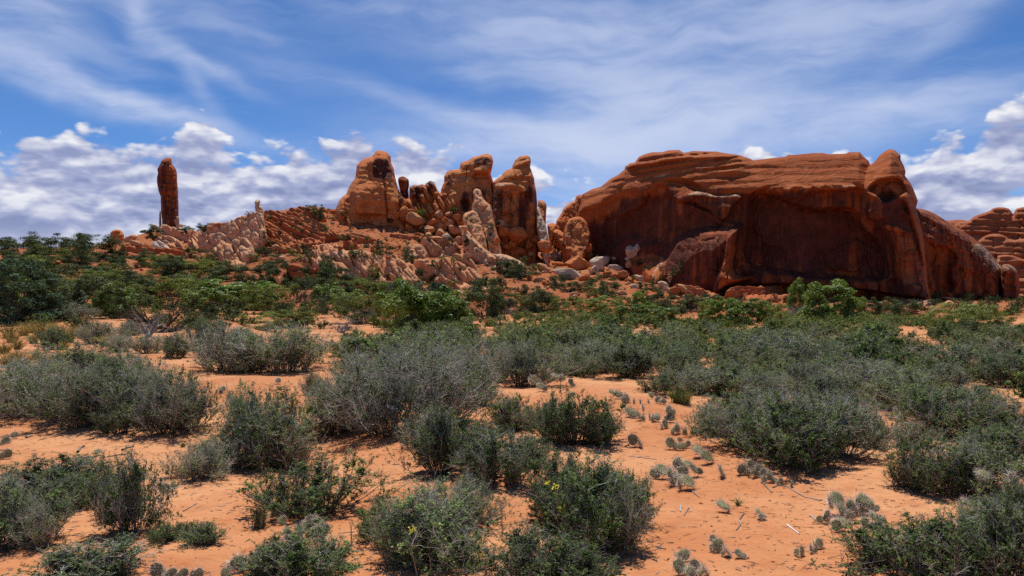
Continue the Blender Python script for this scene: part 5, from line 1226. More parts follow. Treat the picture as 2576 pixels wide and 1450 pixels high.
# kind, centre, ground line, width, height (picture units)
for r in [
    ('D', 110, 1278, 270, 125), ('S', 20, 1395, 250, 165), ('G', 85, 1385, 150, 140), ('D', 205, 1500, 290, 140, 'low dense bright green bush cut off at the bottom left'), ('D', 330, 1352, 150, 200, 'leaning tall dark bush with a bare trunk on open sand'),
    ('S', 412, 1370, 90, 62), ('D', 462, 1358, 60, 50), ('D', 512, 1376, 100, 66), ('G', 505, 1218, 150, 108), ('S', 650, 1332, 46, 66, 'tiny upright shrub alone on the open central sand'), ('M', 655, 1185, 230, 205), ('G', 735, 1185, 120, 130),
    ('S', 800, 1312, 270, 165, 'wide open dark stemmed shrub beside the cactus on central sand'), ('D', 770, 1480, 260, 155), ('M', 1090, 1445, 330, 235, 'big rounded grey green shrub at the bottom with yellow flowers'), ('G', 1010, 1420, 130, 150), ('D', 1110, 1205, 170, 165), ('D', 1255, 1235, 210, 150), ('D', 1490, 1395, 260, 235, 'large dark green shrub at bottom centre right with dead twigs'), ('D', 1410, 1335, 190, 180), ('G', 1560, 1390, 160, 190),
    ('D', 1330, 1500, 230, 180), ('D', 1450, 1510, 200, 150), ('Y', 850, 1105, 190, 150), ('M', 860, 1100, 170, 130), ('G', 980, 1112, 260, 225, 'largest grey twiggy bush left of the middle'), ('G', 1110, 1075, 220, 190), ('M', 1040, 1000, 240, 130), ('G', 1290, 1088, 110, 88), ('S', 1290, 1090, 110, 90),
    ('S', 1440, 1135, 200, 145, 'sparse shrub with long dry stalks beside the cactus patch'), ('D', 1400, 1120, 110, 110), ('D', 1505, 1125, 110, 80), ('M', 1880, 1150, 230, 145), ('D', 2000, 1195, 280, 180, 'broad dense dark shrub casting shadow on the right sand'), ('M', 2115, 1165, 220, 155), ('G', 1960, 1080, 220, 100), ('D', 2390, 1118, 240, 125), ('M', 2450, 1060, 190, 90),
    ('D', 2330, 1250, 170, 140), ('M', 2450, 1262, 260, 150), ('D', 2560, 1200, 180, 130), ('S', 2270, 1450, 330, 165, 'long armed dark twigged shrub reaching over the right sand'), ('D', 2400, 1480, 260, 190), ('D', 2530, 1500, 260, 230), ('D', 2560, 1110, 120, 80),
    ('G', 60, 1062, 220, 150), ('M', 235, 1088, 230, 165), ('G', 330, 1075, 150, 140), ('G', 425, 1105, 210, 155), ('S', 480, 1085, 120, 130), ('M', 200, 965, 190, 95), ('G', 140, 985, 150, 70), ('G', 330, 985, 150, 85), ('G', 45, 985, 130, 75),
    ('G', 555, 948, 200, 115), ('M', 720, 950, 210, 125), ('G', 640, 945, 130, 90), ('D', 440, 906, 72, 58, 'small round dark shrub with a visible stem left of the twin bushes'), ('D', 505, 888, 80, 75), ('M', 600, 880, 90, 50), ('D', 132, 884, 78, 52, 'small dark shrub among the yellow grass'), ('G', 240, 872, 110, 55), ('G', 370, 895, 90, 50), ('G', 300, 890, 80, 45), ('M', 180, 815, 100, 42), ('G', 330, 850, 80, 35), ('D', 520, 808, 38, 18), ('M', 550, 833, 40, 26), ('M', 405, 815, 45, 22)]:
    put_shrub(*r)
for r in [('G', 20, 1300, 160, 110), ('D', 180, 1290, 130, 90), ('S', 250, 1250, 90, 70), ('G', 300, 1310, 110, 120), ('G', 560, 1190, 130, 90), ('M', 620, 1110, 150, 110), ('S', 720, 1290, 130, 110), ('D', 700, 1460, 150, 100), ('S', 960, 1370, 150, 120), ('G', 1170, 1330, 170, 140), ('D', 1200, 1170, 130, 110), ('G', 1090, 1130, 130, 100), ('D', 1330, 1180, 130, 80), ('S', 1590, 1330, 130, 130), ('D', 1560, 1290, 140, 100),
          ('S', 1400, 1290, 120, 110), ('M', 1790, 1100, 110, 70), ('D', 2190, 1130, 110, 80), ('M', 2290, 1130, 110, 70), ('S', 2280, 1230, 90, 80), ('D', 2500, 1190, 160, 110), ('S', 2200, 1440, 130, 100), ('M', 2480, 1390, 200, 130), ('D', 2560, 1330, 140, 110), ('M', 90, 1040, 150, 110), ('G', 160, 1070, 150, 120), ('S', 300, 1100, 120, 90), ('D', 280, 1000, 140, 90), ('G', 380, 1020, 130, 90), ('M', 930, 1070, 160, 130), ('D', 1190, 1030, 110, 90), ('G', 790, 1000, 70, 60), ('S', 1370, 1080, 90, 70), ('D', 2330, 1060, 120, 80), ('M', 2140, 1080, 150, 90), ('D', 1850, 1060, 140, 70), ('S', 1660, 1000, 110, 60), ('D', 2240, 990, 130, 70), ('G', 2030, 1000, 160, 80)]:
    put_shrub(*r)
# thickets behind: centre and right
for r in [('G', 900, 925, 170, 80), ('M', 1010, 925, 190, 85), ('G', 1130, 930, 200, 95), ('G', 1220, 975, 190, 115), ('G', 1320, 985, 190, 115, 'pale leafless looking bush right of the dense middle thicket'), ('M', 900, 960, 120, 70), ('G', 1060, 985, 220, 120), ('G', 1180, 1010, 170, 110),
          ('M', 1480, 950, 170, 85), ('D', 1590, 960, 150, 80), ('D', 1700, 965, 150, 90), ('G', 1620, 905, 170, 70), ('M', 1510, 880, 170, 60), ('M', 1850, 925, 180, 85), ('M', 1960, 950, 230, 105), ('G', 2080, 960, 200, 95), ('M', 2220, 940, 210, 100), ('G', 2170, 1020, 210, 110), ('D', 2080, 1050, 190, 95), ('M', 2260, 1040, 190, 110),
          ('G', 1740, 1000, 160, 75), ('D', 1830, 1005, 170, 80), ('G', 1930, 1010, 150, 70), ('M', 2410, 960, 190, 85), ('G', 2500, 930, 170, 80), ('D', 2540, 985, 180, 95), ('M', 2380, 990, 130, 70)]:
    put_shrub(*r[:5], label=(r[5] if len(r) > 5 else None), near=r[2] > 940)

# ---------------------------------------------------------------- middle ground: sagebrush field, scattered
def inpoly(P, x, y):
    P = np.asarray(P, float); c = np.zeros(np.shape(x), bool); n_ = len(P)
    for i in range(n_):
        ax, ay = P[i]; bx, by = P[(i + 1) % n_]
        if ay != by: c ^= ((ay > y) != (by > y)) & (x < (bx - ax) * (y - ay) / (by - ay) + ax)
    return c
FIELD = [(830, 905), (860, 870), (1000, 850), (1180, 835), (1250, 805), (1330, 790), (1480, 797), (1620, 812), (1760, 816), (2000, 812), (2200, 800), (2330, 800), (2400, 830), (2460, 838), (2700, 828), (3400, 828), (3400, 1150), (2700, 1040), (2576, 1000), (2440, 960), (2330, 990), (1900, 985), (1660, 960), (1400, 945), (1260, 900), (1000, 905)]
BARE = [[(1160, 815), (1290, 812), (1330, 822), (1260, 848), (1190, 850)], [(1385, 838), (1440, 835), (1460, 862), (1390, 876)], [(1610, 830), (1680, 838), (1690, 862), (1590, 872), (1560, 850)], [(1440, 815), (1560, 822), (1640, 826), (1560, 836)],
        [(2230, 835), (2310, 832), (2400, 880), (2470, 940), (2440, 965), (2360, 930), (2290, 885)], [(1770, 900), (1810, 905), (1830, 945), (1780, 950)], [(2480, 990), (2576, 1000), (2700, 1030), (2576, 1060), (2500, 1030)]]
_r = np.random.default_rng(9)
N_ = 7800
D_ = np.exp(_r.uniform(math.log(13), math.log(70), N_)); X_ = _r.uniform(-1, 1, N_) * D_ * 1.05
Z_ = ground_z(X_, D_)
PX_ = X_ / D_ * F + CX; PYS = HY - (Z_ - CAMZ) / D_ * F
ok = inpoly(FIELD, PX_, PYS)
ok &= ~((fbm(X_ * .22, D_ * .16, 0, 2, 333) < -.13) & (_r.uniform(0, 1, N_) < .93) & (D_ > 17))
for b_ in BARE: ok &= ~inpoly(b_, PX_, PYS)
taken = [(s[4], s[5], .42 * s[6]) for s in SHRUBS]
cand = []
for x, y, z, px, py, o_ in zip(X_, D_, Z_, PX_, PYS, ok):
    if not o_: continue
    wd = _pk.uniform(.75, 1.35) * (1.0 if y < 32 else 1.05)
    if all((x - a) ** 2 + (y - b) ** 2 > (.40 * wd + .8 * c) ** 2 for a, b, c in taken):
        taken.append((x, y, .40 * wd)); cand.append((wd / y, x, y, z, px, py, wd))
out_ = [c for c in cand if not -60 < c[4] < 2640]; cand = [c for c in cand if -60 < c[4] < 2640]
cand.sort(reverse=True)
N_IND = 150
for _, x, y, z, px, py, wd in cand[:N_IND]:
    kd = _pk.choices('GMDY', (34, 44, 17, 5))[0]
    K = _pk.choice(MID[kd])
    h_ = wd * _pk.uniform(.46, .66)
    o = K.place((x, y, z - .02), wd, h_ / .7, _pk.uniform(0, 6.28))
    later(o, {'G': 'grey twiggy sagebrush', 'M': 'grey green sagebrush', 'D': 'dark green sagebrush', 'Y': 'yellow green brush'}[kd], 'shrub', px, py - h_ / y * F * .5, wd / y * F, 'sagebrush of the middle field')
# the rest of the field reads as one mass
FARV = [cat_(a, b) for a, b in [shrub(391 + k, .7, 1.0, 20, 90, 260, 900, (.075, .030), .010, 1, 1.1, .15) for k in range(6)]]
def mass(name, items, mats, label):
    V, Q, R, MI, off = [], [], [], [], 0
    for (x, y, z, sx, sz, rot, v, mi) in items:
        v0, q0, r0 = FARV[v]
        c, s_ = math.cos(rot), math.sin(rot)
        V.append(np.stack([(v0[:, 0] * c - v0[:, 1] * s_) * sx + x, (v0[:, 0] * s_ + v0[:, 1] * c) * sx + y, v0[:, 2] * sz + z], 1))
        Q.append(q0 + off); R.append(r0); MI.append(np.full(len(q0), mi)); off += len(v0)
    o = link(name, mesh_of(name, np.concatenate(V), np.concatenate(Q), mats, {'rnd': np.concatenate(R)}, np.concatenate(MI)))
    return tag(o, label, kind='stuff')
its = [(x, y, z - .02, wd, wd * _pk.uniform(.46, .68) / .7, _pk.uniform(0, 6.28), _pk.randrange(6), _pk.choices((0, 1, 2), (70, 20, 10))[0]) for _, x, y, z, px, py, wd in cand[N_IND:] + out_]
if its: mass('sagebrush', its, [LEAFG, LEAFD, LEAFY], 'dense far sagebrush covering the flat below the cliffs')
# low brush on the far slopes, far too many to count
its = []
for (xa, xb, ya, yb, n_, s0) in [(0, 330, 640, 790, 90, 1.3), (280, 720, 660, 790, 100, 1.1), (660, 1330, 550, 700, 130, .75), (1230, 1760, 660, 790, 200, .7), (1700, 2420, 745, 796, 120, .6), (2400, 2720, 748, 800, 90, .9), (0, 820, 770, 830, 90, .9), (640, 1240, 700, 800, 150, 1.2)]:
    for _ in range(n_):
        px, py = _pk.uniform(xa, xb), _pk.uniform(ya, yb)
        dpt = surf_depth(px, py); p = at(px, py, dpt)
        if dpt > 380: continue
        wd = s0 * math.exp(_pk.gauss(0, .35)) * (1 + dpt / 260)
        its.append((p[0], p[1], p[2] - .05, wd, wd * _pk.uniform(.7, 1.2), _pk.uniform(0, 6.28), _pk.randrange(6), _pk.choices((0, 1, 2), (40, 50, 10))[0]))
mass('brush', its, [LEAFG, LEAFJ, LEAFL], 'low scrub dotted over the red hillsides')

# ---------------------------------------------------------------- trees
def tk(name, leafmat, seeds, *a, **k):
    r = []
    for s_ in seeds:
        wd, fl = tree(s_, 3.0, 3.0, *a, **k)
        r.append(Kind(name, [('trunk', wd, BARK if leafmat is not LEAFB else BARK), ('crown', fl, leafmat)], 3.0, 3.0))
    return r
LEAFB = plant_mat('blue_green_oak_leaves', [(.030, .056, .028), (.046, .084, .040), (.075, .125, .066), (.13, .18, .11)], .7, .15, .2)
TREES = {
    'J': tk('juniper', LEAFJ, (401, 402, 403, 404), 46, 190, .105, crown_lo=.10, clump=.15),
    'O': tk('oak_bush', LEAFO, (411, 412, 413), 64, 170, .125, crown_lo=.06, clump=.125),
    'B': tk('oak_bush', LEAFB, (421, 422), 90, 190, .085, crown_lo=.04, clump=.105),
    'L': tk('juniper', LEAFL, (431, 432, 433), 40, 170, .105, crown_lo=.12, clump=.14),
    'T': tk('thin_juniper', LEAFJ, (441, 442), 26, 90, .09, crown_lo=.22, clump=.14, limbs=26, twiggy=1.2),
    'Y': tk('joint_fir', LEAFY, (451,), 40, 170, .10, crown_lo=.10, clump=.13, twiggy=.6),
}
TDESC = {'J': ('dark juniper', 'juniper tree'), 'O': ('bright green oak bush', 'oak bush'), 'B': ('blue green oak bush', 'oak bush'), 'L': ('olive green juniper', 'juniper tree'), 'T': ('thin half bare juniper', 'juniper tree'), 'Y': ('yellow green bush', 'bush')}
def put_tree(kind, px, py, w_, top, label=None, deep=None):
    dpt = surf_depth(px, py) if deep is None else deep
    k = dpt / F
    p = at(px, py, dpt)
    K = _pk.choice(TREES[kind])
    h_ = (py - top) * k
    o = K.place((p[0], p[1], p[2] - .06 * h_), w_ * k / 3.0 * 1.02, h_ * 1.04 / 3.0, _pk.uniform(0, 6.28))
    d_, c_ = TDESC[kind]
    if label: tag(o, label, c_, 'trees and bushes between the sand and the cliffs')
    else: later(o, d_, c_, px, (py + top) / 2, w_, 'trees and bushes between the sand and the cliffs')
    return o
for r in [
    ('B', 45, 815, 215, 662, 'large blue green oak bush filling the left edge'), ('B', 115, 812, 90, 740), ('O', 20, 812, 90, 720),
    # skyline and hill on the left
    ('J', 8, 640, 60, 600), ('J', 58, 650, 96, 597), ('J', 112, 645, 80, 592), ('T', 150, 632, 70, 598), ('J', 190, 668, 80, 612), ('J', 238, 660, 105, 586, 'dark juniper on the skyline with bare top branches'), ('T', 215, 632, 60, 590), ('J', 290, 660, 50, 622), ('J', 30, 690, 100, 640), ('J', 90, 680, 90, 632), ('L', 50, 700, 110, 650), ('J', 385, 602, 46, 570), ('J', 470, 588, 36, 570), ('J', 512, 582, 30, 564), ('T', 625, 545, 18, 532),
    ('L', 120, 655, 80, 622), ('J', 180, 640, 70, 606), ('L', 275, 690, 60, 660), ('J', 365, 672, 66, 632), ('J', 290, 690, 60, 645), ('L', 410, 690, 90, 645), ('J', 440, 700, 90, 650), ('O', 430, 672, 80, 646), ('L', 500, 700, 80, 655), ('J', 570, 706, 100, 664), ('J', 630, 706, 60, 668), ('L', 535, 690, 70, 655), ('T', 520, 672, 44, 628), ('J', 480, 650, 40, 622), ('J', 540, 660, 36, 638),
    ('J', 240, 730, 150, 668), ('L', 260, 735, 120, 680), ('L', 150, 745, 150, 690), ('J', 190, 750, 120, 700), ('O', 110, 760, 110, 700), ('J', 330, 745, 90, 690), ('L', 310, 770, 110, 705), ('O', 290, 800, 110, 725), ('L', 350, 720, 80, 690), ('J', 400, 750, 100, 700), ('L', 440, 770, 120, 700), ('J', 500, 745, 110, 690), ('L', 470, 735, 70, 690),
    ('O', 585, 775, 190, 705, 'broad bright green oak bush behind the sand mound'), ('O', 520, 790, 110, 715), ('L', 690, 790, 120, 715, 'dark olive juniper right of the broad bright oak bush'), ('O', 640, 780, 110, 712), ('L', 660, 832, 90, 790), ('L', 720, 825, 110, 780, 'yellowish low juniper right of the sand mound'), ('T', 775, 765, 60, 700), ('J', 840, 740, 110, 670, 'dark juniper in front of the knobbly slickrock'), ('J', 705, 720, 76, 655), ('J', 820, 700, 40, 652), ('O', 830, 765, 80, 712), ('J', 760, 730, 60, 700), ('L', 880, 740, 90, 700),
    ('L', 930, 745, 80, 705), ('J', 960, 740, 60, 705), ('T', 850, 800, 100, 745), ('L', 910, 815, 110, 745), ('O', 880, 780, 70, 730), ('L', 975, 825, 90, 745), ('J', 905, 735, 50, 700),
    ('O', 1050, 838, 170, 708, 'biggest bright green oak bush at the centre with yellow leaves'), ('B', 1020, 800, 100, 715), ('O', 1130, 838, 130, 750), ('B', 1105, 800, 90, 715), ('O', 1150, 835, 80, 775), ('L', 990, 830, 70, 770), ('J', 1218, 806, 116, 715, 'dense dark round juniper right of the central oak'), ('J', 1265, 790, 60, 735),
    ('L', 1340, 785, 80, 735), ('J', 1375, 788, 90, 735), ('L', 1420, 792, 70, 752), ('J', 1330, 770, 46, 722), ('J', 1255, 735, 36, 697), ('J', 1270, 690, 40, 655), ('J', 1305, 700, 60, 670), ('L', 1345, 690, 30, 665),
    ('O', 1497, 796, 62, 750), ('L', 1535, 806, 80, 755), ('O', 1590, 815, 70, 770), ('O', 1610, 805, 52, 736), ('O', 1632, 815, 50, 765), ('O', 1668, 822, 100, 775, 'rounded bright green bush low in front of the rubble slope'), ('J', 1672, 778, 66, 730), ('J', 1640, 770, 50, 745), ('J', 1530, 745, 54, 705), ('J', 1465, 735, 50, 706), ('J', 1430, 735, 40, 710), ('O', 1445, 766, 32, 745), ('L', 1490, 745, 40, 720), ('J', 1420, 705, 34, 690), ('J', 1395, 725, 34, 690), ('J', 1610, 725, 26, 708), ('J', 1635, 730, 30, 708), ('L', 1560, 770, 50, 745),
    ('L', 1780, 815, 60, 760), ('O', 1815, 822, 84, 752), ('O', 1880, 818, 100, 756, 'bright green oak bush with a lighter crown below the mesa'), ('L', 1935, 818, 80, 765), ('L', 1975, 822, 60, 785), ('J', 1735, 778, 60, 745), ('J', 1790, 762, 50, 740), ('J', 1700, 790, 44, 765), ('J', 1850, 790, 40, 755), ('J', 1900, 790, 60, 760),
    ('O', 2004, 806, 54, 714, 'tall narrow bright juniper below the mesa ledge'), ('O', 2092, 808, 132, 716, 'largest bright green juniper at the foot of the mesa'), ('O', 2050, 808, 60, 745), ('J', 2165, 800, 66, 756), ('O', 2140, 806, 60, 750), ('J', 2215, 800, 56, 754), ('J', 2275, 800, 68, 753, 'small dark juniper below the prow of the mesa'), ('J', 2240, 802, 40, 766), ('J', 2347, 770, 26, 752),
    ('Y', 2405, 838, 100, 770), ('Y', 2460, 836, 110, 774), ('L', 2430, 842, 120, 785), ('L', 2510, 826, 60, 780)]:
    put_tree(*r)
for (px, py, w_, top) in [(800, 556, 30, 520), (835, 538, 26, 526), (780, 527, 30, 517), (1060, 556, 24, 528), (1142, 545, 22, 520), (870, 545, 26, 532), (955, 626, 22, 604), (980, 640, 20, 618), (858, 604, 20, 590), (870, 606, 18, 590), (922, 604, 14, 592), (1036, 662, 30, 640), (1055, 695, 26, 676), (1174, 620, 14, 598), (1058, 608, 14, 600), (1090, 670, 14, 655), (730, 640, 16, 628), (660, 640, 40, 622), (690, 655, 40, 640), (770, 640, 30, 615), (750, 655, 26, 640), (890, 650, 20, 630), (884, 638, 12, 618), (920, 624, 16, 615), (1140, 660, 16, 645), (1110, 655, 14, 645), (640, 660, 30, 640), (675, 672, 26, 655), (560, 690, 30, 672), (1400, 640, 20, 612), (1325, 625, 14, 600), (1490, 718, 20, 700)]:
    put_tree('J' if _pk.random() < .7 else 'L', px, py, w_, top)

# dead and half dead trees
def put_dead(name, px, py, w_, top, seed, mat, label, n0=7, up=.5, r0=.06, depth=3, cat='dead tree'):
    dpt = surf_depth(px, py); k = dpt / F
    p = at(px, py, dpt)
    g = dead(seed, (py - top) * k, w_ * k, n0, depth, None, r0, up)
    V = g[0]
    # fit the spread to the seen size
    V = V / np.array([max(np.ptp(V[:, 0]), .1), max(np.ptp(V[:, 1]), .1), max(V[:, 2].max(), .1)]) * np.array([w_ * k, w_ * k * .8, (py - top) * k])
    o = link(name, mesh_of(name, V, g[1], mat, {'rnd': g[2]}), None, p)
    return tag(o, label, cat)
put_dead('dead_juniper', 395, 838, 270, 690, 501, DARKW, 'big sprawling dead juniper with long black limbs', 9, .42, .10, 3)
put_dead('dead_juniper', 430, 828, 200, 760, 506, DARKW, 'low tangle of dark dead limbs lying by the dead juniper', 9, .12, .07, 3)
put_dead('dead_juniper', 372, 850, 95, 775, 502, DEADW, 'bleached grey dead trunk leaning in front of the black limbs', 3, .8, .08, 2)
put_dead('dead_juniper', 410, 856, 110, 822, 507, DEADW, 'grey fallen branches on the sand below the dead juniper', 7, .14, .05, 2)
put_dead('dead_juniper', 770, 775, 70, 700, 503, DARKW, 'small dark leafless tree left of the pale twiggy tree', 5, 1.2, .05, 3)
put_dead('dead_juniper', 925, 815, 150, 740, 504, DEADW, 'pale grey twiggy dead tree left of the central oak', 9, .8, .05, 3)
put_dead('dead_juniper', 860, 838, 110, 768, 505, DEADW, 'grey dead tree with a forked trunk behind the thicket', 5, .9, .06, 3)
put_dead('dead_juniper', 1985, 808, 100, 748, 508, DEADW, 'grey dead tree among green bushes below the mesa', 8, .8, .05, 3)
put_dead('dead_juniper', 1300, 795, 80, 760, 509, DEADW, 'low grey dead brush right of the round dark juniper', 8, .5, .04, 3)
put_dead('dead_juniper', 1450, 800, 60, 770, 510, DEADW, 'grey dead brush at the far edge of the sagebrush', 7, .5, .04, 3)
put_dead('dead_juniper', 240, 610, 70, 584, 511, DARKW, 'bare black branches rising above the skyline junipers', 8, 1.0, .10, 3)

# ---------------------------------------------------------------- cacti
def pad_proto(seed):
    rng = np.random.default_rng(seed)
    nt_, nf = 15, 20
    t_ = np.sin(np.linspace(-1, 1, nt_) * math.pi / 2); ph = np.arange(nf) * 2 * math.pi / nf
    wv_ = np.sqrt(np.clip(1 - t_ ** 2, 0, 1)) * (1 + .26 * t_) * .78
    V = np.stack([wv_[:, None] * np.cos(ph), .17 * np.sqrt(wv_)[:, None] * np.sin(ph) * np.ones((nt_, 1)), np.repeat(t_[:, None], nf, 1)], -1)
    V[[0, -1], :, 1] = 0
    V[..., 1] += .10 * rng.normal() * V[..., 2] ** 2
    V[..., 1] += .03 * np.sin(V[..., 0] * 14) * np.sin(V[..., 2] * 14)
    i = np.arange(nt_ * nf).reshape(nt_, nf); r_ = np.roll(i, -1, 1)
    q = np.stack([i[:-1], r_[:-1], r_[1:], i[1:]], -1).reshape(-1, 4)
    rn = np.clip(.5 + .35 * V[..., 2] * 0 + rng.normal(0, .12, V.shape[:2]), 0, 1).ravel()
    # spines from the areoles
    P, Dn = [], []
    for zz in np.linspace(-.75, .95, 7):
        wd = math.sqrt(max(1 - zz * zz, 0)) * (1 + .16 * zz) * .8
        n_ = max(2, int(wd / .8 * 5) + 1)
        for xx in np.linspace(-1, 1, n_):
            for sgn in (-1, 1):
                x_ = xx * wd * .98; y_ = sgn * .21 * math.sqrt(max(wd, .01)) * math.sqrt(max(1 - xx * xx, 0))
                for _ in range(4):
                    nrm = np.array([x_ * 1.0, sgn * (1.1 - abs(xx)) * .5 + y_, zz * .8 - .25]) + rng.normal(0, .45, 3)
                    P.append((x_, y_, zz)); Dn.append(nrm / np.linalg.norm(nrm) * rng.uniform(.25, .75) * (1.25 if zz > .4 else .9))
    P, Dn = np.array(P), np.array(Dn)
    sp = tubes(P, P + Dn, np.full(len(P), .017), np.full(len(P), .007), rng.uniform(0, 1, len(P)))
    return mesh_of('pad', V.reshape(-1, 3), q, PADM, {'rnd': rn}), mesh_of('spines', sp[0], sp[1], SPINE, {'rnd': sp[2]})
PADS = [pad_proto(600 + k) for k in range(5)]
def cactus(Z, pads, label, name='prickly_pear'):
    """pads: (x, y, half height, tilt, yaw[, squash]) in an enlarged view"""
    # each pad carries a smaller one lying low at its side, so that the plant reads as one creeping clump
    pads = list(pads) + [(p[0] + _pk.choice((-1, 1)) * p[2] * _pk.uniform(.7, 1.0), p[1] + p[2] * _pk.uniform(.25, .5), p[2] * _pk.uniform(.55, .8), _pk.uniform(-80, 80), _pk.uniform(-50, 50)) for p in pads if p[2] > 24 and len(pads) > 2]
    pts = [Z([(p[0], p[1])])[0] for p in pads]
    k0 = .3492
    base = max(range(len(pads)), key=lambda i: pts[i][1] + pads[i][2] * k0 * .85)
    by = pts[base][1] + pads[base][2] * k0 * .85
    d0 = float(hit_depth(pts[base][0], by))
    root = empty(name, tuple(at(pts[base][0], by, d0)))
    rz = np.array(root.location)
    for (p, (px, py)) in zip(pads, pts):
        s_ = p[2] * k0 * 1.06
        dg = float(hit_depth(px, py + s_ * .9))
        dpt = max(d0 - .05, min(dg, d0 + .5))
        r_ = s_ * dpt / F
        pad, spn = _pk.choice(PADS)
        o = link('pad', pad, root)
        o.location = at(px, py, dpt) - rz
        o.rotation_euler = Euler((rad(_pk.uniform(-66, -16)), rad(p[3]), rad(p[4])), 'YXZ')
        o.scale = (r_ * (p[5] if len(p) > 5 else _pk.uniform(.8, 1.15)), r_ * 1.0, r_ * _pk.uniform(.75, 1.0))
        link('spines', spn, o)
    tag(root, label, 'cactus', 'prickly pears on the near sand')
    return root
cactus(Z7, [(805, 122, 24, -20, 40), (850, 138, 36, 10, 10), (912, 165, 36, 50, 20), (965, 190, 20, 80, 30), (1010, 190, 18, 80, 0)], 'small row of round pads at the back edge of the right sand')
cactus(Z7, [(1090, 145, 24, 0, 30), (1130, 180, 26, 60, 0), (1070, 190, 20, 70, 30), (1180, 190, 24, 40, 0)], 'pads half hidden under the shrub behind the cactus patch')
cactus(Z7, [(932, 262, 42, 15, 10), (1005, 296, 36, 55, 30), (1030, 240, 24, 30, 60), (1080, 300, 26, 80, 10)], 'dark pad tipped up beside leaning pads, casting a shadow')
cactus(Z7, [(1130, 305, 34, -20, 10), (1230, 305, 40, 12, 0), (1190, 355, 30, 5, 40), (1215, 255, 40, 70, 10), (1110, 300, 22, 40, 50)], 'upright pads with red buds in the middle of the cactus patch')
cactus(Z7, [(1275, 385, 40, 70, 10), (1330, 410, 20, 85, 0), (1380, 410, 16, 85, 0)], 'low flat spiny pads trailing toward the broad dark shrub')
cactus(Z7, [(1432, 296, 24, 10, 0), (1445, 350, 30, -5, 20), (1400, 300, 22, 40, 50), (1470, 250, 20, 20, 60), (1540, 235, 26, 0, 10)], 'grey pads against the left side of the broad dark shrub')
cactus(Z7, [(785, 290, 42, -5, 75), (690, 210, 44, 12, 70)], 'two narrow edge on spiny pads left of the patch')
cactus(Z7, [(955, 470, 50, 20, 15), (1010, 490, 34, 60, 30)], 'dome of densely spined pads between shrub and patch')
cactus(Z7, [(1225, 492, 46, 8, 0), (1292, 512, 34, -10, 10), (1296, 468, 20, 20, 0), (1350, 500, 30, 60, 0)], 'round pad with several smaller pads at its side')
cactus(Z7, [(1432, 540, 58, -8, 55), (1492, 590, 54, 10, 30)], 'twin upright spiny pads near the shadow of the dark shrub')
cactus(Z7, [(1170, 690, 62, 0, 20, .8), (1232, 735, 66, 4, 60), (1280, 650, 46, -10, 20), (1320, 700, 56, 5, 10), (1350, 770, 58, 15, 10), (1400, 680, 44, 20, 40), (1350, 640, 30, 0, 0), (1290, 620, 30, -25, 60)], 'biggest clump of pale spiny pads at the middle of the right sand')
cactus(Z7, [(1595, 695, 46, 3, 75)], 'single narrow upright pad on open sand')
cactus(Z7, [(1610, 940, 52, -10, 40, .8), (1640, 960, 26, 50, 40)], 'lone dark spiny pad with a green tuft beside it')
cactus(Z7, [(1880, 1000, 42, 5, 70), (1880, 1025, 26, -20, 60)], 'tiny stacked pads on the open right sand')
cactus(Z7, [(1540, 1190, 36, -10, 30), (1575, 1230, 50, 10, 20), (1640, 1270, 40, 30, 60), (1720, 1285, 36, -10, 40)], 'short chain of purple tinged pads at the lower right sand')
cactus(Z7, [(1330, 1295, 50, -8, 15), (1290, 1380, 62, 10, 10), (1400, 1370, 44, 30, 0), (1480, 1410, 48, 50, 40), (1380, 1420, 40, 0, 20)], 'clump of pads with red buds cut off at the bottom')
cactus(Z7, [(1740, 680, 40, 60, 0), (1810, 650, 42, 30, 20), (1875, 690, 46, 40, 10), (1945, 730, 46, 60, 0)], 'row of leaning pads in front of the broad dark shrub')
cactus(Z8, [(100, 715, 36, 60, 10), (160, 745, 32, 70, 10), (220, 765, 26, 75, 10), (300, 790, 22, 80, 30)], 'tail of low pads running out to the right of the leaning row')
cactus(Z8, [(630, 905, 68, 12, 5), (670, 985, 56, 40, 10), (740, 960, 60, -30, 40), (555, 1020, 52, 75, 10), (675, 1065, 64, 5, 0), (830, 905, 56, -25, 50), (880, 950, 40, -30, 40), (830, 1075, 56, 10, 30), (905, 1030, 56, 0, 60), (835, 970, 40, 10, 30)], 'large dark clump of pads touching the long armed shrub')
cactus(Z8, [(500, 1215, 38, 25, 20), (440, 1250, 34, 60, 10), (370, 1270, 36, 80, 10)], 'crawling chain of dark pads on the right sand')
cactus(Z8, [(1570, 930, 56, 40, 0), (1720, 940, 50, 60, 0), (1690, 720, 50, 0, 0), (1880, 870, 66, 20, 10), (1900, 760, 60, 50, 0), (1960, 1000, 66, 20, 10), (1750, 1040, 60, 40, 40), (1880, 1090, 60, 50, 20)], 'big dark pads among shrubs at the right edge')
cactus(Z8, [(1060, 280, 34, 40, 10), (1100, 310, 40, 20, 0), (1030, 300, 28, 60, 30)], 'pale pads between two dark shrubs on the right')
cactus(Z8, [(1520, 130, 30, 60, 0), (1640, 110, 36, 20, 10), (1700, 130, 34, 10, 20), (1600, 150, 30, 60, 0), (1690, 160, 26, 60, 0)], 'pale pads on the far right sand patch')
cactus(Z8, [(1800, 200, 30, 30, 0), (1840, 210, 26, 10, 20), (1900, 200, 30, 50, 0), (1880, 170, 24, 20, 20)], 'pads lying at the right end of the far sand patch')
cactus(Z6, [(140, 870, 54, -15, 60), (210, 985, 50, 40, 20), (130, 920, 36, 20, 60), (240, 1050, 30, 10, 60)], 'spiny dark pads at the foot of the wide open shrub')
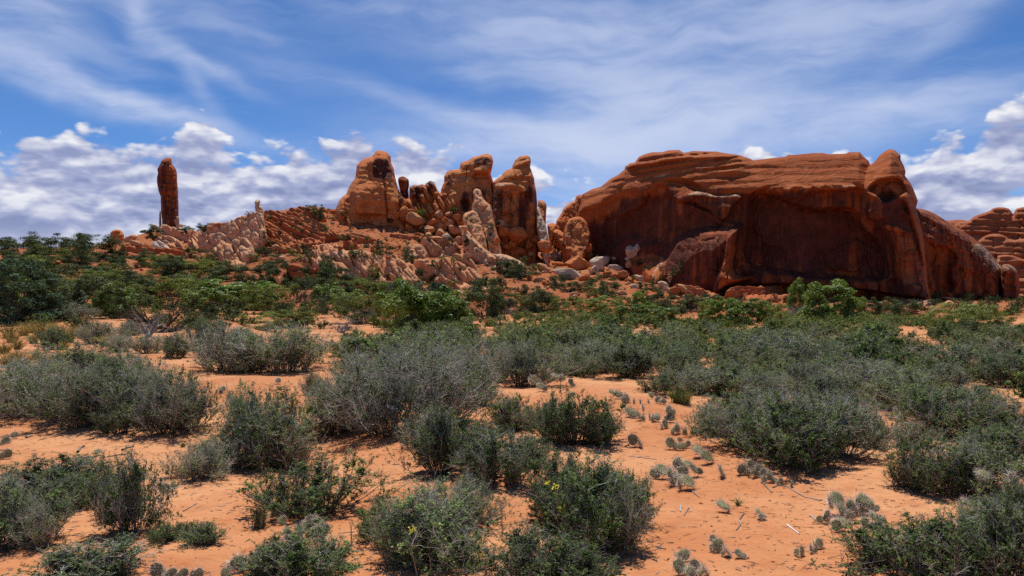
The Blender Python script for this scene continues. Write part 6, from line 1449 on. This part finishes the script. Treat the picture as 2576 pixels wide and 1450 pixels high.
cactus(Z6, [(440, 1060, 56, 70, 0), (500, 1085, 54, 40, 0), (390, 1090, 44, 60, 10), (480, 1120, 40, 20, 0), (265, 1140, 40, 10, 70)], 'flat green pads on sand below the wide open shrub')
cactus(Z6, [(90, 1310, 60, 30, 0), (40, 1330, 40, 50, 20), (130, 1340, 40, 10, 10)], 'green pads behind the bottom left shrub')
cactus(Z5, [(1125, 1405, 58, 5, 0), (1230, 1430, 44, 70, 10), (1320, 1430, 44, 50, 20), (1430, 1430, 44, 70, 20), (1720, 1360, 60, -10, 50), (1620, 1430, 40, 60, 20)], 'row of green and purple pads along the bottom edge')
cactus(Z5, [(1185, 812, 32, -10, 10), (1245, 805, 32, 50, 10), (1200, 840, 22, 60, 10)], 'two heart shaped green pads between two small shrubs')
cactus(Z5, [(705, 555, 24, 5, 0)], 'small pale green pad on the left sand')
cactus(Z5, [(628, 630, 36, 30, 0)], 'round yellow green pad on the left sand')
cactus(Z5, [(705, 685, 30, 60, 10), (755, 675, 26, 40, 20)], 'pair of flat pale pads on the left sand')
cactus(Z5, [(103, 432, 30, 50, 0)], 'flat green pad near the left edge, upper of the few there')
cactus(Z5, [(40, 470, 32, 60, 0), (10, 490, 28, 40, 0), (48, 568, 40, 70, 0)], 'small green pads at the left edge of the sand')
cactus(Z6, [(200, 40, 26, 50, 0)], 'small brown pad on the sand shelf left of the middle')
cactus(Z5, [(1600, 105, 26, 30, 0), (1590, 122, 16, 70, 0)], 'small pale pads on the sand by the shelf edge')
cactus(Z7, [(525, 140, 26, 0, 10, .8), (510, 50, 24, 0, 20), (525, 70, 20, 20, 10)], 'small pads standing alone behind the stalky shrub')
cactus(Z7, [(240, 40, 40, 0, 10), (295, 85, 36, 20, 10), (400, 10, 30, 20, 20), (450, 20, 30, 40, 0)], 'pads at the edge of the pale middle thicket')

# ---------------------------------------------------------------- grass, stalks, sticks, litter
def tuft(name, px, py, h_, n_, mat, label, cat='grass tuft', spread=.5, seed=0, group=None):
    rng = np.random.default_rng(700 + seed)
    dpt = float(hit_depth(px, py)); H = h_ * dpt / F
    p = at(px, py, dpt)
    b = rng.normal(0, .12 * H, (n_, 3)) * [1, 1, 0]
    a = rng.normal(0, spread, (n_, 3)); a[:, 2] = 1
    a = norm(a) * (H * rng.uniform(.5, 1.1, n_))[:, None]
    m_ = b + a * .55
    e_ = b + a + a * [1, 1, 0] * .35
    r_ = np.full(n_, max(.0022, .00035 * dpt))
    rn = rng.uniform(0, 1, n_)
    g = cat_(tubes(b, m_, r_, r_ * .8, rn), tubes(m_, e_, r_ * .8, r_ * .2, np.clip(rn + .1, 0, 1)))
    o = link(name, mesh_of(name, g[0], g[1], mat, {'rnd': g[2]}), None, p)
    if label: tag(o, label, cat, group)
    else: later(o, 'yellow grass tuft', cat, px, py - h_ / 2, h_, group)
    return o
for k, (px, py, h_) in enumerate([(20, 850, 30), (60, 845, 28), (100, 850, 32), (150, 850, 30), (185, 845, 26), (20, 925, 34), (60, 930, 36), (10, 890, 24), (115, 925, 24), (150, 910, 22), (45, 880, 24), (265, 870, 22), (290, 868, 20), (130, 840, 26), (85, 865, 22), (175, 862, 20), (30, 862, 26), (75, 838, 24), (205, 850, 24), (160, 880, 18), (140, 935, 22), (95, 905, 20), (40, 910, 26), (345, 800, 22), (1230, 822, 20)]):
    tuft('grass_tuft', px, py, h_ * 1.35, 130, GRASSY, None, seed=k, group='yellow grass at the left')
for k, (Z, x, y, h_, lab) in enumerate([(Z6, 212, 108, 36, 'bright green grass tuft on the sand shelf'), (Z7, 1715, 940, 62, 'feathery green sprig beside the lone dark pad'), (Z8, 960, 545, 66, 'green sprig right of the broad dark shrub'), (Z8, 1005, 605, 60, 'yellow green sprig in front of the other green sprig'), (Z5, 1320, 520, 44, 'small green tuft below the left bush cluster'), (Z5, 45, 585, 50, 'green tuft at the left edge of the sand'), (Z5, 860, 650, 40, 'thin green tuft above the leaning dark bush'), (Z7, 1280, 200, 130, 'bright green upright brush behind the cactus patch'), (Z7, 1330, 210, 110, 'green upright brush right beside the bright green brush')]):
    (px, py), = Z([(x, y)])
    tuft('green_tuft', px, py, h_ * .3492, 46 if h_ < 100 else 160, LEAFY if k != 7 else LEAFO, lab, 'green tuft', .6 if h_ < 100 else .4, 50 + k)
def stick(Z, pts, r_, mat, label, name='stick', lift=0.0, cat='stick'):
    P = [Z([q])[0] for q in pts]
    W3 = []
    for i, (px, py) in enumerate(P):
        dpt = float(hit_depth(px, py)); q = at(px, py, dpt); q[2] += r_ * .6 + lift; W3.append(q)
    W3 = np.array(W3); n_ = len(W3) - 1
    ra = np.linspace(r_, r_ * .55, n_ + 1)
    rng = np.random.default_rng(int(pts[0][0]))
    g = tubes(W3[:-1], W3[1:], ra[:-1], ra[1:], rng.uniform(.2, .9, n_), 5)
    o = link(name, mesh_of(name, g[0] - W3[0], g[1], mat, {'rnd': g[2]}), None, W3[0])
    return tag(o, label, cat)
stick(Z8, [(268, 1085), (300, 1110), (335, 1135), (355, 1150)], .008, WHITEW, 'bleached white stick lying on the open right sand')
stick(Z8, [(165, 815), (200, 798), (260, 805), (330, 845), (400, 885), (520, 908)], .007, TWIGD, 'long curved dark stick left of the large pad clump')
stick(Z8, [(88, 778), (130, 820), (162, 850)], .008, TWIG, 'short grey stick below the leaning row of pads')
stick(Z8, [(435, 1015), (470, 1050), (540, 1075)], .008, TWIG, 'grey forked stick beside the large pad clump')
stick(Z7, [(1300, 945), (1302, 990)], .008, TWIG, 'small upright looking twig below the biggest pad clump')
stick(Z7, [(1360, 962), (1325, 1018)], .007, TWIG, 'short pale twig right of the open dark shrub')
stick(Z7, [(1755, 1005), (1722, 1050), (1735, 1080), (1702, 1122)], .007, TWIGD, 'zigzag dark twig on the right sand')
stick(Z7, [(1380, 835), (1440, 885)], .007, TWIG, 'thin stick just below the biggest pad clump')
stick(Z7, [(1885, 775), (1960, 850)], .009, TWIG, 'straight grey stick at the middle right sand')
stick(Z7, [(925, 585), (1020, 598), (1130, 610)], .005, TWIG, 'long thin twig on the sand above the dark shrub')
stick(Z7, [(1125, 1240), (1195, 1258)], .007, TWIGD, 'short dark stick beside the bottom shrub')
stick(Z6, [(445, 610), (520, 612), (575, 602)], .010, TWIGD, 'dark stick on the sand above the wide open shrub')
stick(Z5, [(430, 1012), (520, 995), (590, 985)], .014, DEADW, 'brown dead branch on the sand right of the left edge bush')
stick(Z5, [(560, 560), (580, 530), (610, 515)], .016, DEADW, 'gnarled dark driftwood piece on the left sand')
stick(Z5, [(880, 545), (910, 530), (965, 520)], .014, DEADW, 'dark dead branch below the left bush cluster')
stick(Z5, [(540, 610), (600, 598), (700, 592)], .010, DEADW, 'thin dark branch beside the round yellow green pad')
stick(Z5, [(770, 595), (860, 578), (950, 570)], .008, DARKW, 'crooked dark twig on the left sand')
stick(Z5, [(950, 1125), (1015, 1145)], .008, TWIGD, 'short twig left of the two small dark shrubs')
stick(Z5, [(190, 455), (235, 440)], .016, DEADW, 'small grey wood chip near the left edge')
stick(Z8, [(1735, 212), (1800, 222), (1850, 232)], .012, DARKW, 'dark stick lying on the far right sand patch')
stick(Z8, [(1035, 460), (1140, 462)], .012, DARKW, 'dark stick on the sand gap between right shrubs')
stick(Z5, [(1320, 985), (1370, 955), (1420, 925)], .006, TWIG, 'thin pale twig on the central sand slope')
# tall dry stalks of last year
def stalks(Z, rows, label, r_=.005, mat=None):
    S = []
    (bx, by), = Z([rows[0][0]])
    d0 = float(hit_depth(bx, by)); o0 = at(bx, by, d0)
    for pts in rows:
        P = np.array([at(*Z([q])[0], d0 - .04 * i) for i, q in enumerate(pts)])
        n_ = len(P) - 1; ra = np.linspace(r_, r_ * .4, n_ + 1)
        S.append(tubes(P[:-1] - o0, P[1:] - o0, ra[:-1], ra[1:], np.full(n_, .5), 4))
    g = cat_(*S)
    o = link('dry_stalks', mesh_of('dry_stalks', g[0], g[1], mat or STALK, {'rnd': g[2]}), None, o0)
    return tag(o, label, 'dry stalks')
stalks(Z7, [[(470, 400), (440, 290), (380, 190), (330, 120)], [(440, 290), (420, 230), (350, 190)], [(470, 400), (500, 330), (560, 310)], [(455, 340), (395, 270), (345, 250)], [(420, 230), (430, 180), (470, 150)]], 'pale dry stalks sticking out of the sparse shrub by the cacti')
stalks(Z7, [[(437, 130), (436, 60), (434, -10)]], 'single dark upright dry stalk above the stalky shrub', .006, DARKW)
stalks(Z6, [[(1770, 1240), (1680, 1150), (1600, 1060), (1560, 960)], [(1680, 1150), (1640, 1130)]], 'pale dry stalk arching over the big bottom shrub')
stalks(Z6, [[(1205, 1450), (1180, 1330), (1145, 1200)], [(1305, 1450), (1300, 1330), (1285, 1290)]], 'two thin pale stalks in front of the big bottom shrub')
stalks(Z6, [[(1820, 1130), (1812, 1000), (1800, 880)]], 'single pale upright stalk right of the big bottom shrub')
stalks(Z7, [[(645, 1280), (650, 1080), (655, 960)], [(18, 1160), (8, 900)]], 'pale stalks in front of the large dark bottom shrub')
stalks(Z6, [[(730, 1220), (728, 1090), (715, 1060)], [(730, 1220), (770, 1150)]], 'forked pale stalk on the central sand at the bottom')
# litter of twigs below the near shrubs
rng = np.random.default_rng(88)
P0, P1, R_ = [], [], []
for (px, py, w_, h_, x, y, Wm) in SHRUBS:
    if y > 16: continue
    n_ = int(80 * Wm)
    a = rng.uniform(0, 6.28, n_); q = rng.uniform(.15, .62, n_) * Wm
    xx, yy = x + np.cos(a) * q, y + np.sin(a) * q
    b = rng.uniform(0, 6.28, n_); L = rng.uniform(.02, .12, n_)
    x2, y2 = xx + np.cos(b) * L, yy + np.sin(b) * L
    P0.append(np.stack([xx, yy, ground_z(xx, yy) + .004], 1)); P1.append(np.stack([x2, y2, ground_z(x2, y2) + rng.uniform(.004, .03, n_)], 1))
n_ = 3200
yy = rng.uniform(4, 13, n_); xx = rng.uniform(-.75, .75, n_) * yy; b = rng.uniform(0, 6.28, n_); L = rng.uniform(.01, .07, n_)
P0.append(np.stack([xx, yy, ground_z(xx, yy) + .004], 1)); P1.append(np.stack([xx + np.cos(b) * L, yy + np.sin(b) * L, ground_z(xx + np.cos(b) * L, yy + np.sin(b) * L) + .006], 1))
P0, P1 = np.concatenate(P0), np.concatenate(P1)
g = tubes(P0, P1, rng.uniform(.0015, .004, len(P0)), rng.uniform(.001, .002, len(P0)), rng.uniform(0, 1, len(P0)))
tag(link('twig_litter', mesh_of('twig_litter', g[0], g[1], TWIGD, {'rnd': g[2]})), 'broken twigs scattered on the sand below the shrubs', 'litter', kind='stuff')
# yellow blossoms on three of the near shrubs
def blossoms(Z, pts, label):
    own = next(o for o in COL.objects if o.get('label') == label)
    M = Matrix.LocRotScale(own.location, own.rotation_euler, own.scale)
    for q in pts:
        (px, py), = Z([q])
        dpt = own.location.y - .25
        c = at(px, py, dpt)
        n_ = 9
        cc = c[None] + np.random.default_rng(int(q[0])).normal(0, .010, (n_, 3))
        v, f, r = leaves(cc, .020, .016, np.random.default_rng(int(q[1])), np.linspace(0, 1, n_), .3)
        b_ = link('blossom', mesh_of('blossom', v, f, PETAL, {'rnd': r}))
        b_.parent = own; b_.matrix_parent_inverse = M.inverted()
blossoms(Z6, [(1165, 1120), (1188, 1122), (1640, 1300)], 'big rounded grey green shrub at the bottom with yellow flowers')
blossoms(Z7, [(885, 710), (335, 778), (390, 805), (430, 965), (432, 1215)], 'large dark green shrub at bottom centre right with dead twigs')

# ---------------------------------------------------------------- labels that single out each thing of the repeats
LM = [(425, 500, 'the lone spire'), (295, 590, 'the round skyline boulder'), (650, 530, 'the small pale hoodoo'), (930, 470, 'the broad orange fin'), (1190, 450, 'the overhanging middle fin'), (1300, 480, 'the dark faced fin'), (1215, 570, 'the pale blade of rock'), (1455, 590, 'the huge upright boulder'),
      (1720, 640, 'the rounded mesa buttress'), (2000, 700, 'the mesa hollow'), (2250, 700, 'the mesa prow'), (2420, 700, 'the sloping dark fin'), (1433, 692, 'the largest whitish boulder'), (580, 600, 'the pale rock columns'), (720, 590, 'the dark tilted beds'), (1100, 690, 'the slickrock apron'), (840, 660, 'the knobbly slickrock'),
      (1050, 770, 'the central oak bush'), (1218, 760, 'the round dark juniper'), (50, 740, 'the edge oak bush'), (395, 770, 'the dead juniper'), (590, 740, 'the broad oak bush'), (2092, 762, 'the largest mesa juniper'), (560, 800, 'the sand mound'), (1880, 790, 'the light crowned oak'), (240, 620, 'the skyline junipers'),
      (1690, 1130, 'the cactus patch'), (2000, 1110, 'the broad dark shrub'), (800, 1240, 'the wide open shrub'), (1100, 1330, 'the flowering bottom shrub'), (1490, 1280, 'the dead twigged shrub'), (330, 1250, 'the leaning dark bush'), (440, 880, 'the stemmed round shrub'), (2270, 1370, 'the long armed shrub'), (980, 1000, 'the largest grey bush'), (130, 860, 'the yellow grass'), (2340, 880, 'the right hand path'), (1320, 930, 'the pale thicket'), (1640, 850, 'the far sand patch'), (2430, 810, 'the yellow green bushes'), (1300, 1050, 'the small sparse shrub'), (1640, 790, 'the rounded bright bush'), (1545, 770, 'the rubble slope')]
ORD = ['first', 'second', 'third', 'fourth', 'fifth', 'sixth', 'seventh', 'eighth', 'ninth', 'tenth', 'eleventh', 'twelfth', 'thirteenth', 'fourteenth', 'fifteenth', 'sixteenth', 'seventeenth', 'eighteenth', 'nineteenth', 'twentieth']
cells_ = {}
for (o, desc, px, py, size) in REG:
    lx, ly, ln = min(LM, key=lambda m_: math.hypot((m_[0] - px), (m_[1] - py) * 1.6))
    dx_, dy_ = px - lx, py - ly
    if math.hypot(dx_, dy_) < 30: rel = 'at'
    elif abs(dx_) > abs(dy_) * 1.3: rel = 'right of' if dx_ > 0 else 'left of'
    else: rel = 'below' if dy_ > 0 else 'above'
    cells_.setdefault((desc, rel, ln.replace('right hand ', 'sandy ')), []).append((px, o))
for (desc, rel, ln), lst in cells_.items():
    lst.sort(key=lambda a: a[0])
    for i, (px, o) in enumerate(lst):
        s_ = f"{desc} {rel} {ln}"
        if len(lst) > 1: s_ += f", {ORD[min(i, 19)]} from the left"
        if len(lst) == 2: s_ = f"{desc} {rel} {ln}, the {'left' if i == 0 else 'right'} one of two"
        o['label'] = s_
